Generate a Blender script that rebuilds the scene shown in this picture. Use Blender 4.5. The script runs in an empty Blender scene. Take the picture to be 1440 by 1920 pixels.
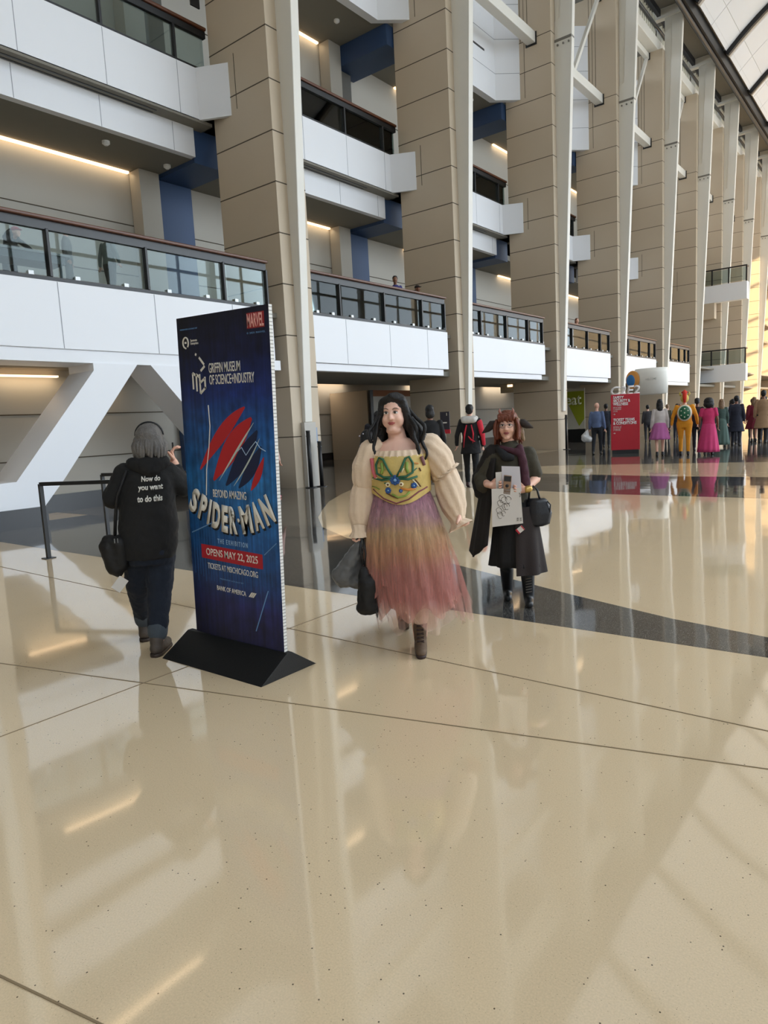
import bpy, bmesh, math, random
from mathutils import Vector, Matrix, noise
random.seed(7)
PI = math.pi
sc = bpy.context.scene
C = sc.collection

# ------------------------------------------------------------------ camera
cam_d = bpy.data.cameras.new('camera'); cam = bpy.data.objects.new('camera', cam_d); C.objects.link(cam)
cam_d.sensor_fit = 'HORIZONTAL'; cam_d.sensor_width = 36.0; cam_d.lens = 32.002
cam_d.clip_start = 0.05; cam_d.clip_end = 400
yaw, pitch, roll = 0.673643, 0.12825, -0.052477
cy_, sy_, cp_, sp_ = math.cos(yaw), math.sin(yaw), math.cos(pitch), math.sin(pitch)
fwd = Vector((-sy_*cp_, cy_*cp_, -sp_)); rt = Vector((cy_, sy_, 0)); up = rt.cross(fwd)
cr_, sr_ = math.cos(roll), math.sin(roll)
r2 = cr_*rt + sr_*up; u2 = -sr_*rt + cr_*up
cam.matrix_world = Matrix(((r2.x, u2.x, -fwd.x, 0), (r2.y, u2.y, -fwd.y, 0), (r2.z, u2.z, -fwd.z, 1.6), (0, 0, 0, 1)))
sc.camera = cam

# ------------------------------------------------------------------ sky, sun, exposure
w = bpy.data.worlds.new('sky'); sc.world = w; w.use_nodes = True
bg = w.node_tree.nodes['Background']; bg.inputs[0].default_value = (0.80, 0.90, 1.0, 1); bg.inputs[1].default_value = 6.0
sun_d = bpy.data.lights.new('sun', 'SUN'); sun_d.energy = 14; sun_d.angle = 0.01; sun_d.color = (1.0, 0.74, 0.44)
sun = bpy.data.objects.new('sun', sun_d); C.objects.link(sun)
sun.rotation_euler = Vector((-0.80, 0.55, -0.27)).to_track_quat('-Z', 'Y').to_euler()
sc.view_settings.view_transform = 'Standard'; sc.view_settings.look = 'None'
sc.view_settings.gamma = 1.0; sc.view_settings.use_curve_mapping = False
sc.view_settings.exposure = -0.16
sc.cycles.max_bounces = 9; sc.cycles.diffuse_bounces = 5; sc.cycles.glossy_bounces = 4
sc.cycles.transparent_max_bounces = 14; sc.cycles.sample_clamp_indirect = 8
def portal(name, loc, rot, sx, sy):
    d = bpy.data.lights.new(name, 'AREA'); d.shape = 'RECTANGLE'; d.size = sx; d.size_y = sy; d.cycles.is_portal = True
    o = bpy.data.objects.new(name, d); C.objects.link(o); o.location = loc; o.rotation_euler = rot
portal('window_daylight', (14.2, 36, 12.5), (0, PI/2, 0), 25, 112)

# ------------------------------------------------------------------ materials
def lin(c): return tuple(((x/255)/12.92 if x/255 <= .04045 else ((x/255+.055)/1.055)**2.4) for x in c)
MATS = {}
def mat(name, rgb, rough=.6, metal=0., var=.06, scale=3., bump=0., bscale=40., emit=0., spec=.5, coat=0., sheen=0.):
    if name in MATS: return MATS[name]
    m = bpy.data.materials.new(name); m.use_nodes = True; nt = m.node_tree; N = nt.nodes; L = nt.links
    b = N['Principled BSDF']; b.inputs['Roughness'].default_value = rough; b.inputs['Metallic'].default_value = metal
    b.inputs['Specular IOR Level'].default_value = spec; b.inputs['Coat Weight'].default_value = coat
    b.inputs['Sheen Weight'].default_value = sheen
    c = lin(rgb)
    tc = N.new('ShaderNodeTexCoord'); no = N.new('ShaderNodeTexNoise'); no.inputs['Scale'].default_value = scale; no.inputs['Detail'].default_value = 3
    L.new(tc.outputs['Object'], no.inputs['Vector'])
    mx = N.new('ShaderNodeMix'); mx.data_type = 'RGBA'
    mx.inputs['A'].default_value = (*[x*(1-var) for x in c], 1); mx.inputs['B'].default_value = (*[min(1, x*(1+var)) for x in c], 1)
    L.new(no.outputs['Fac'], mx.inputs['Factor']); L.new(mx.outputs['Result'], b.inputs['Base Color'])
    if bump:
        n2 = N.new('ShaderNodeTexNoise'); n2.inputs['Scale'].default_value = bscale; L.new(tc.outputs['Object'], n2.inputs['Vector'])
        bp = N.new('ShaderNodeBump'); bp.inputs['Strength'].default_value = bump; bp.inputs['Distance'].default_value = .01
        L.new(n2.outputs['Fac'], bp.inputs['Height']); L.new(bp.outputs['Normal'], b.inputs['Normal'])
    if emit:
        b.inputs['Emission Color'].default_value = (*c, 1); b.inputs['Emission Strength'].default_value = emit
    MATS[name] = m
    return m
def floor_mat(name, rgb, chips, rough, dens):
    m = mat(name, rgb, rough, var=.05, scale=.35, spec=.6); nt = m.node_tree; N = nt.nodes; L = nt.links; b = N['Principled BSDF']
    b.inputs['IOR'].default_value = 1.85
    src = b.inputs['Base Color'].links[0].from_socket
    geo = N.new('ShaderNodeNewGeometry')
    fine = N.new('ShaderNodeTexNoise'); fine.inputs['Scale'].default_value = 160; fine.inputs['Detail'].default_value = 2
    L.new(geo.outputs['Position'], fine.inputs['Vector'])
    r = N.new('ShaderNodeMapRange'); r.inputs['From Min'].default_value = .3; r.inputs['From Max'].default_value = .7
    r.inputs['To Min'].default_value = .92; r.inputs['To Max'].default_value = 1.05; L.new(fine.outputs['Fac'], r.inputs['Value'])
    m1 = N.new('ShaderNodeMix'); m1.data_type = 'RGBA'; m1.blend_type = 'MULTIPLY'; m1.inputs['Factor'].default_value = 1
    L.new(src, m1.inputs['A']); L.new(r.outputs['Result'], m1.inputs['B'])
    last = m1.outputs['Result']
    for sc_, thr, col in ((60, dens, chips), (150, dens*3.2, tuple(min(255, x*1.5+25) for x in chips))):
        v = N.new('ShaderNodeTexVoronoi'); v.inputs['Scale'].default_value = sc_; L.new(geo.outputs['Position'], v.inputs['Vector'])
        wn = N.new('ShaderNodeMath'); wn.operation = 'LESS_THAN'; wn.inputs[1].default_value = .17; L.new(v.outputs['Distance'], wn.inputs[0])
        sp = N.new('ShaderNodeSeparateColor'); L.new(v.outputs['Color'], sp.inputs[0])
        w2 = N.new('ShaderNodeMath'); w2.operation = 'LESS_THAN'; w2.inputs[1].default_value = thr; L.new(sp.outputs[0], w2.inputs[0])
        ml = N.new('ShaderNodeMath'); ml.operation = 'MULTIPLY'; L.new(wn.outputs[0], ml.inputs[0]); L.new(w2.outputs[0], ml.inputs[1])
        mm = N.new('ShaderNodeMix'); mm.data_type = 'RGBA'; L.new(ml.outputs[0], mm.inputs['Factor']); L.new(last, mm.inputs['A']); mm.inputs['B'].default_value = (*lin(col), 1)
        last = mm.outputs['Result']
    L.new(last, b.inputs['Base Color'])
    n2 = N.new('ShaderNodeTexNoise'); n2.inputs['Scale'].default_value = 1.1; n2.inputs['Detail'].default_value = 1; L.new(geo.outputs['Position'], n2.inputs['Vector'])
    bp = N.new('ShaderNodeBump'); bp.inputs['Strength'].default_value = .28; bp.inputs['Distance'].default_value = .011
    L.new(n2.outputs['Fac'], bp.inputs['Height']); L.new(bp.outputs['Normal'], b.inputs['Normal'])
    return m
def glass_mat():
    m = bpy.data.materials.new('railing_glass'); m.use_nodes = True; nt = m.node_tree; N = nt.nodes; L = nt.links
    N.remove(N['Principled BSDF']); out = N['Material Output']
    t = N.new('ShaderNodeBsdfTransparent'); t.inputs[0].default_value = (.74, .80, .80, 1)
    g = N.new('ShaderNodeBsdfGlossy'); g.inputs['Roughness'].default_value = .015; g.inputs[0].default_value = (.9, .95, .95, 1)
    f = N.new('ShaderNodeFresnel'); f.inputs['IOR'].default_value = 1.36
    mx = N.new('ShaderNodeMixShader'); L.new(f.outputs[0], mx.inputs[0]); L.new(t.outputs[0], mx.inputs[1]); L.new(g.outputs[0], mx.inputs[2])
    L.new(mx.outputs[0], out.inputs[0]); MATS['railing_glass'] = m
    return m
STONE = mat('beige_stone_panel', (196, 180, 157), .55, var=.05, scale=.6, bump=.1, bscale=60)
JOINT = mat('panel_joint_dark', (84, 76, 64), .9)  # dark tone of the joints between panels
WHITE = mat('white_painted_panel', (232, 234, 238), .42, var=.015, scale=.5)
STEEL = mat('white_painted_steel', (222, 219, 210), .4, var=.02, scale=.8)
WALLB = mat('back_wall_panel', (178, 173, 162), .65, var=.03, scale=.7)
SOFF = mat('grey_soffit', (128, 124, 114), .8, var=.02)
NAVY = mat('navy_blue_panel', (44, 70, 108), .55, var=.04)
BLACK = mat('black_metal', (22, 23, 25), .38, var=.1)
DGREY = mat('dark_grey_frame', (62, 63, 64), .4, metal=.3)
WOOD = mat('handrail_wood', (92, 52, 30), .35, var=.15, scale=6)
GLASS = glass_mat()
CREAMF = floor_mat('cream_terrazzo', (224, 200, 164), (92, 78, 60), .055, .05)
DARKF = floor_mat('dark_terrazzo', (66, 65, 64), (150, 146, 138), .05, .3)
MIDF = floor_mat('grey_terrazzo', (104, 98, 90), (60, 55, 50), .06, .2)
VAULT = mat('vault_panel', (222, 226, 232), .7, var=.015, scale=.3)
RIBM = mat('roof_rib_black', (20, 20, 22), .5)
PLINTH = mat('black_stone_base', (26, 27, 30), .2)
COVE = mat('cove_lamp_warm', (255, 214, 166), .5, emit=3.2)
CAMW = mat('white_plastic', (225, 225, 222), .4)

# ------------------------------------------------------------------ builders
def box(bm, x0, x1, y0, y1, z0, z1):
    vs = [bm.verts.new(p) for p in ((x0,y0,z0),(x1,y0,z0),(x1,y1,z0),(x0,y1,z0),(x0,y0,z1),(x1,y0,z1),(x1,y1,z1),(x0,y1,z1))]
    for f in ((3,2,1,0),(4,5,6,7),(0,1,5,4),(1,2,6,5),(2,3,7,6),(3,0,4,7)): bm.faces.new([vs[i] for i in f])
def prism(bm, pts, axis, a, b):
    """pts polygon in the two other axes, extruded along axis from a to b"""
    def P(p, t):
        return {'x': (t, p[0], p[1]), 'y': (p[0], t, p[1]), 'z': (p[0], p[1], t)}[axis]
    A = [bm.verts.new(P(p, a)) for p in pts]; B = [bm.verts.new(P(p, b)) for p in pts]
    bm.faces.new(A); bm.faces.new(B[::-1])
    n = len(pts)
    for i in range(n): bm.faces.new((A[i], B[i], B[(i+1)%n], A[(i+1)%n]))
def bar(bm, p, q, wd, ht=None, roll_=Vector((0,0,1))):
    p = Vector(p); q = Vector(q); ht = ht or wd; d = (q-p).normalized()
    s = d.cross(roll_)
    if s.length < 1e-4: s = d.cross(Vector((1,0,0)))
    s.normalize(); t = s.cross(d); V = []
    for c in (p, q):
        for a, b in ((-1,-1),(1,-1),(1,1),(-1,1)): V.append(bm.verts.new(c + s*a*wd/2 + t*b*ht/2))
    for f in ((3,2,1,0),(4,5,6,7),(0,1,5,4),(1,2,6,5),(2,3,7,6),(3,0,4,7)): bm.faces.new([V[i] for i in f])
def tube(bm, pts, r, seg=8, r1=None):
    pts = [Vector(p) for p in pts]; n = len(pts); rings = []; prev = None
    for i, p in enumerate(pts):
        d = (pts[min(i+1, n-1)] - pts[max(i-1, 0)])
        d = d.normalized() if d.length > 1e-9 else Vector((0,0,1))
        if prev is None: prev = d.orthogonal().normalized()
        s = (prev - d*prev.dot(d)); s = s.normalized() if s.length > 1e-6 else d.orthogonal().normalized(); prev = s
        t = d.cross(s)
        if isinstance(r, (list, tuple)): rr = r[i]
        else: rr = r if r1 is None else r + (r1-r)*i/(n-1)
        rings.append([bm.verts.new(p + (s*math.cos(2*PI*k/seg) + t*math.sin(2*PI*k/seg))*rr) for k in range(seg)])
    for a, b in zip(rings, rings[1:]):
        for k in range(seg): bm.faces.new((a[k], a[(k+1)%seg], b[(k+1)%seg], b[k]))
    bm.faces.new(rings[0][::-1]); bm.faces.new(rings[-1])
def obj(name, bm, m, parent=None, smooth=False, bevel=0, mats=None):
    bmesh.ops.recalc_face_normals(bm, faces=bm.faces)
    me = bpy.data.meshes.new(name); bm.to_mesh(me); bm.free()
    for mm in (mats or [m]): me.materials.append(mm)
    if smooth: me.polygons.foreach_set('use_smooth', [True]*len(me.polygons))
    o = bpy.data.objects.new(name, me); C.objects.link(o)
    if parent: o.parent = parent
    if bevel:
        b = o.modifiers.new('bevel', 'BEVEL'); b.width = bevel; b.segments = 2; b.limit_method = 'ANGLE'
    return o
def B(name, m, parent, *boxes, bevel=0):
    bm = bmesh.new()
    for b in boxes: box(bm, *b)
    return obj(name, bm, m, parent, bevel=bevel)
def thing(name, label, cat, loc=(0,0,0), rz=0, group=None):
    o = bpy.data.objects.new(name, None); C.objects.link(o); o.empty_display_size = .2
    o.location = loc; o.rotation_euler = (0,0,rz); return tag(o, label, cat, group)
def tag(o, label, cat, group=None):
    o['label'] = label; o['category'] = cat
    if group: o['group'] = group
    return o
def struct(o): o['kind'] = 'structure'; return o

# ------------------------------------------------------------------ hall shell
PY = [4.2, 12.85, 21.25, 29.6, 37.5, 45.4, 53.2, 60.8, 68.5, 76.3, 84.1, 92.0]
FX, BX = -13.2, -15.4                       # front and back of the stone pillars
struct(B('floor', CREAMF, None, (-26, 15, -26, 100, -.3, 0)))
def flat(name, polys, m, h):
    bm = bmesh.new()
    for p in polys: prism(bm, p, 'z', 0.0003, h)
    return struct(obj(name, bm, m))
curve = [(-.8,5.18),(-1.48,5.33),(-2.38,5.65),(-3.3,6.02),(-4.21,6.39),(-5.3,6.8),(-6.5,7.25),(-7.6,7.9),(-8.5,8.75),(-9.2,9.6),(-10.05,10.7),(-10.9,12.1),(-11.5,13.3),(-12.1,14.7),(-12.6,16.5),(-12.9,18.5)]
flat('trim_1', [[(2.5,4.75)] + curve[:8] + [(-9.5,7.6),(-12,7.6),(-14,7.4),(-14,4.75)]], DARKF, .0012)
flat('trim_2', [curve[7:] + [(-25.5,18.5),(-25.5,7.4),(-14,7.4),(-9.5,7.6)]], MIDF, .0016)
flat('trim_3', [[(-12.6,15.5),(-9,14.0),(-5,13.2),(0,13.0),(8,13.4),(8,17.3),(0,16.9),(-5,17.0),(-9,17.7),(-12.8,18.5)]], DARKF, .0014)
flat('trim_4', [[(-25,18.5),(-12.9,18.5),(-9,20.5),(-3,21.5),(10,21.5),(10,24.2),(-3,24.2),(-9,24.4),(-13,26.5),(-25,26.5)],
                [(-13,29.5),(-6,28.2),(10,27.8),(10,44),(-25,44),(-25,29.5)]], MIDF, .0018)
flat('trim_5', [[(-13,26.5),(-9,24.4),(-3,24.2),(10,24.2),(10,27.8),(-6,28.2),(-13,29.5)]], DARKF, .0012)
bm = bmesh.new()
for p, q in (((-9,1.05),(1.9,3.85)),((-11.5,3.78),(2.3,3.60)),((-3.9,-1.0),(-4.0,4.74)),((-3,.516),(-1.0,.944))):
    pv, qv = Vector((*p, .0016)), Vector((*q, .0016)); bar(bm, pv, qv, .007, .0022)
struct(obj('trim_6', bm, mat('floor_joint', (140, 120, 92), .5)))
# vaulted ceiling
def arc(t): return (1.2 - 17.95*math.cos(t), 12.4 + 17.95*math.sin(t))
T0 = math.asin((25.1-12.4)/17.95); T1 = PI - T0
bm = bmesh.new(); rows = []
for i in range(25):
    x, z = arc(T0 + (T1-T0)*i/24); rows.append([bm.verts.new((x, y, z)) for y in (-26, 100)] + [bm.verts.new((x, y, z+.3)) for y in (-26, 100)])
for a, b in zip(rows, rows[1:]):
    bm.faces.new((a[0], b[0], b[1], a[1])); bm.faces.new((a[2], a[3], b[3], b[2]))
struct(obj('ceiling', bm, VAULT))
bm = bmesh.new()
for k in range(1, 24, 2):
    x, z = arc(T0 + (T1-T0)*k/24); bar(bm, (x, -26, z-.01), (x, 100, z-.01), .03, .02)
for i in range(-3, 12):
    for f in (.33, .67):
        y = 4.45 + 7.95*i + 8*f
        for k in range(24):
            a = arc(T0+(T1-T0)*k/24); b = arc(T0+(T1-T0)*(k+1)/24); bar(bm, (a[0], y, a[1]-.01), (b[0], y, b[1]-.01), .03, .02)
struct(obj('trim_7', bm, mat('vault_seam', (210, 213, 217), .8)))
# far end, back end and window side
struct(B('wall_far', STONE, None, (-26, 15, 99.5, 100, 0, 31)))
struct(B('wall_back', WALLB, None, (-26, 15, -26.3, -26, 0, 31)))
fr = [(14.1, 14.5, y-.25, y+.25, 0, 25.3) for y in [-26 + 8.4*i for i in range(16)]]
fr += [(14.2, 14.4, y-.06, y+.06, 0, 25) for y in [-26 + 2.8*i for i in range(46)]]
fr += [(14.15, 14.4, -26, 100, z-.08, z+.08) for z in (.1, 3.2, 6.4, 9.6, 12.8, 16, 19.2, 22.4)] + [(13.9, 14.6, -26, 100, 24.9, 25.6)]
struct(B('window_1', STEEL, None, *fr))
# added unseen block with a gap to shape the sunlight, and the pavement outside
blk = tag(B('sun_blocker', mat('blocker_grey', (150, 150, 150), .8), None, (48, 60, -90, -1.5, 0, 46), (48, 60, 8.5, 24, 0, 46), (48, 60, -1.5, 8.5, 0, 22.0), (48, 60, -1.5, 8.5, 25.8, 46)), 'unseen grey block outside the window wall, added to shape the sunlight', 'sun_blocker')
struct(B('ground', mat('pavement', (150, 148, 142), .9), None, (15, 140, -100, 160, -.5, -.05)))
# back walls of the galleries (three storeys), floors and soffits
bk = [(-26.3, -26, -26, 100, 0, 22.5)]
bk += [(-18.4, -18.1, -26, 100, 4.6, 9.2), (-18.4, -18.1, -26, 100, 11, 15.7), (-22.9, -22.6, 4.4, 100, 0, 3.8), (-15.7, -15.4, -26, 12.8, 0, 3.2)]
wl = struct(B('wall_left', WALLB, None, *bk))
bm = bmesh.new()
for z in (6.2, 7.6, 12.5, 13.9): box(bm, -18.1, -18.085, -20, 100, z-.012, z+.012)
for z in (1.2, 2.2): box(bm, -22.6, -22.585, 4.5, 100, z-.012, z+.012); box(bm, -15.4, -15.385, -20, 12.8, z-.012, z+.012)
struct(obj('trim_8', bm, JOINT))
struct(B('baseboard_left', PLINTH, None, (-22.6, -22.55, 12.9, 100, 0, .35), (-15.4, -15.35, -20, 12.7, 0, .4)))
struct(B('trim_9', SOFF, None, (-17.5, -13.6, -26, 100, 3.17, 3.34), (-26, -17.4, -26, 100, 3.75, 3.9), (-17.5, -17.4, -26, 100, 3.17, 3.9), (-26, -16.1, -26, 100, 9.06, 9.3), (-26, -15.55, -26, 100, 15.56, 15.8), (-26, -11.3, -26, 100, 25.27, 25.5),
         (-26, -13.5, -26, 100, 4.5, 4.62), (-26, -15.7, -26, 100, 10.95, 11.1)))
ORD = ['offstage', 'nearest', 'second', 'third', 'fourth', 'fifth', 'sixth', 'seventh', 'eighth', 'ninth', 'tenth', 'eleventh']
JZ = [1.38, 2.70, 4.03, 5.33, 6.60, 7.85, 9.08, 10.30, 11.53, 12.8, 14.05, 15.3, 16.55, 17.8]
for i, y in enumerate(PY):
    if i > 9: break
    o_ = ORD[i]
    lab = 'beige stone panelled pillar with white steel fin, ' + (['left of the frame beside the white truss','nearest one, behind the poster board','second from the poster board','third from the poster board, eared visitor before it','fourth, beside the lime green wall graphic','fifth, just behind the red kiosk','sixth, right of the white booth sign','seventh, where the two curved balconies stick out','eighth, behind the two far balconies','ninth, in warm sunlight at the far right'][i])
    t = thing('stone_pillar', lab, 'pillar', (0, y, 0))
    bm = bmesh.new(); box(bm, BX, FX, 0, 1.05, 0, 22.9)
    obj('shaft', bm, STONE, t)
    bm = bmesh.new()
    for z in JZ:
        box(bm, BX-.004, FX+.004, -.004, 1.054, z-.014, z+.014)
    for (xa, za, zb) in ((-14.62,17.8,22.9),(-14.28,17.8,22.9)):
        box(bm, xa-.012, xa+.012, -.004, 0, za, zb)
    for (za, zb) in ((9.95, 11.3), (15.5, 22.9)):
        box(bm, -14.46, -14.44, -.005, 0, za, zb)
    obj('panel_joint', bm, JOINT, t)
    # steel fin: flares away from the pillar as it rises
    bm = bmesh.new(); ya, yb = .38, .66
    prism(bm, [(FX-.1, 1.75), (FX+.1, 1.75), (-12.42, 17.46), (FX-.1, 17.46)], 'y', ya, yb)
    obj('fin', bm, STEEL, t, bevel=.02)
    bm = bmesh.new(); box(bm, FX-.1, -12.44, ya-.02, yb+.02, 17.45, 17.55)
    for q in (-.25, 0, .25): tube(bm, [(-12.8+q, ya-.05, 17.3), (-12.8+q, yb+.05, 17.3)], .04, 8)
    obj('fin_joint', bm, mat('bolt_grey', (120,116,108), .5), t)
    bm = bmesh.new(); prism(bm, [(FX, 17.54), (-12.42, 17.54), (-12.15, 24.7), (-12.75, 24.7), (-12.95, 18.4), (FX, 18.3)], 'y', ya, yb)
    prism(bm, [(-13.2, 17.62), (-12.9, 17.62), (-12.75, 24.7), (-13.2, 24.7)], 'y', ya+.05, yb-.05)
    obj('upper_fin', bm, STEEL, t, bevel=.02)
    bm = bmesh.new(); box(bm, -15.4, -11.75, ya-.06, yb+.06, 24.7, 25.25)
    prism(bm, [(-12.2, 24.7), (-11.5, 25.25), (-12.2, 25.25)], 'y', ya, yb)
    obj('roof_bracket', bm, STEEL, t, bevel=.02)
    if i == 1:
        bm = bmesh.new(); box(bm, FX, FX+.14, .3, .74, 0, 1.75)
        obj('plinth_cover', bm, mat('fin_base_cover', (186,182,174), .5), t, bevel=.01)
# edge gutter and vault ribs
for i, y in enumerate(PY[1:11]):
    o_ = ORD[i+1]
    y0 = y+.52
    r = thing('roof_rib', 'black curved roof rib springing from the %s pillar into the white vault' % o_, 'roof beam', (0, y0, 0))
    bm = bmesh.new(); prev = None
    pts = [Vector((arc(T0+(T1-T0)*k/30)[0], 0, arc(T0+(T1-T0)*k/30)[1]-.12)) for k in range(31)]
    for a, b in zip(pts, pts[1:]): bar(bm, a, b, .26, .42, Vector((0,1,0)).cross((b-a).normalized()))
    obj('rib_beam', bm, RIBM, r)
    bm = bmesh.new()
    for a, b in zip(pts, pts[1:]):
        d = Vector((0, .42, 0)); bar(bm, a+d, b+d, .34, .2, Vector((0,1,0)).cross((b-a).normalized()))
    obj('rib_flange', bm, mat('rib_grey', (170,166,158), .6), r)
g = thing('roof_gutter', 'dark roof edge duct running above the pillars to the far end', 'roof duct')
B('duct', BLACK, g, (-12.1, -11.62, -26, 99, 24.4, 25.2))
bm = bmesh.new(); tube(bm, [(-13.5, -26, 24.1), (-13.5, 99, 24.1)], .1, 10); tube(bm, [(-11.85, -26, 24.25), (-11.85, 99, 24.25)], .12, 10)
obj('pipe', bm, DGREY, g, smooth=True)
B('backing', mat('dark_blue_grey', (48,52,60), .6), g, (-13.6, -13.4, -26, 99, 24.85, 25.2))

# ------------------------------------------------------------------ bays
def balcony(y0, y1, label, posts, joints, lip=True):
    t = thing('lower_balcony', label, 'balcony', (0, 0, 0))
    B('fascia', WHITE, t, (-13.5, -13.3, y0, y1, 3.38, 4.66), bevel=.01)
    if lip: B('lower_lip', WHITE, t, (-13.6, -13.36, y0, y1-.25, 3.16, 3.375), bevel=.01)
    for j in joints: B('fascia_joint', mat('hairline_joint', (150,154,160), .7), t, (-13.301, -13.2975, j-.008, j+.008, 3.39, 4.65))
    B('base_channel', BLACK, t, (-13.42, -13.30, y0, y1-.08, 4.662, 4.73))
    B('handrail', WOOD, t, (-13.46, -13.22, y0, y1-.1, 5.77, 5.84), bevel=.02)
    B('rail_channel', DGREY, t, (-13.40, -13.30, y0, y1-.12, 5.60, 5.765))
    ps = [p for p in posts if y0 < p < y1]
    for p in ps:
        q = B('post', BLACK, t, (-13.44, -13.28, p-.03, p+.03, 4.73, 5.62), bevel=.01)
    edges = [y0] + ps + [y1-.12]
    for a, b in zip(edges, edges[1:]):
        if b-a > .3: B('glass_panel', GLASS, t, (-13.365, -13.353, a+.06, b-.06, 4.75, 5.60))
    bm = bmesh.new()
    for a, b in zip(edges, edges[1:]):
        for f in (.25, .75):
            yy = a+(b-a)*f; box(bm, -13.34, -13.30, yy-.05, yy+.05, 4.73, 4.80)
    obj('glass_clip', bm, mat('clip_steel', (190,192,192), .4, metal=.5), t)
    return t
balcony(5.3, 12.5, 'long white lower balcony with wooden handrail above the white truss, at the left edge', [6.82,8.94,11.02,12.38], [6.92,9.05,11.2], False)
balcony(13.9, 20.75, 'white glass railed lower balcony between the nearest and second pillars', [15.16,17.22,19.25,20.62], [15.36,17.43,19.5])
balcony(22.3, 28.6, 'white glass railed lower balcony behind the eared visitor, between second and third pillars', [23.1,25.1,27.0,28.4], [])
balcony(30.65, 36.6, 'white lower balcony above the lime green wall graphic', [31.6,33.5,35.2,36.45], [])
balcony(38.55, 44.45, 'lower balcony right behind the red kiosk lettering, in bright sun', [39.4,41.4,43.2,44.3], [])
balcony(46.45, 52.1, 'lower balcony just right of the white booth sign', [47.6,49.6,51.0,51.95], [])
def upper_balcony(i):
    y0, y1 = PY[i-1]+1.05, PY[i]
    lab = ['', 'white upper gallery balcony at the upper left corner', 'white upper gallery balcony between the nearest and second pillars', 'white upper gallery balcony with angled end before the third pillar', 'upper gallery balcony stub with angled end before the fourth pillar', 'smallest upper gallery balcony stub, before the fifth pillar'][i]
    t = thing('upper_balcony', lab, 'balcony')
    ya, yb = y0+.45, y1-.42
    bm = bmesh.new()
    prism(bm, [(-14.68, y0), (-15.5, ya), (-15.5, yb), (-14.68, y1), (-14.9, y1), (-15.7, yb), (-15.7, ya), (-14.9, y0)], 'z', 9.86, 11.16)
    obj('fascia', bm, WHITE, t)
    B('lower_band', WHITE, t, (-16.1, -15.9, y0+.4, y1-.33, 9.06, 9.8))
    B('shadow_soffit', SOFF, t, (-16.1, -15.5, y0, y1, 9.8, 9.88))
    B('slot_diffuser', DGREY, t, (-15.86, -15.82, ya+1.2, yb-1.2, 9.785, 9.8), (-15.7, -15.66, ya+1.2, yb-1.2, 9.785, 9.8))
    js = [y0+.45+2.05*k for k in range(1, 4)]
    for j in js: B('fascia_joint', MATS['hairline_joint'], t, (-15.501, -15.4975, j-.008, j+.008, 9.87, 11.15)); B('band_joint', MATS['hairline_joint'], t, (-15.901, -15.8975, j-.008, j+.008, 9.07, 9.78))
    B('handrail', WOOD, t, (-15.68, -15.44, y0, y1, 12.19, 12.27), bevel=.02)
    B('rail_channel', BLACK, t, (-15.62, -15.5, y0, y1, 12.02, 12.185), (-15.6, -15.5, y0, y1, 11.162, 11.21))
    for p in js:
        B('post', BLACK, t, (-15.64, -15.5, p-.035, p+.035, 11.2, 12.05), bevel=.01)
    for a, b in zip([y0]+js, js+[y1]): B('glass_panel', GLASS, t, (-15.58, -15.568, a+.06, b-.06, 11.22, 12.0))
    return t
for i in range(1, 6): upper_balcony(i)
NB, PR, DD = [(-15.37, -15.2, 10.84, 12.6, .42, 1.95)], [], []
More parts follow.
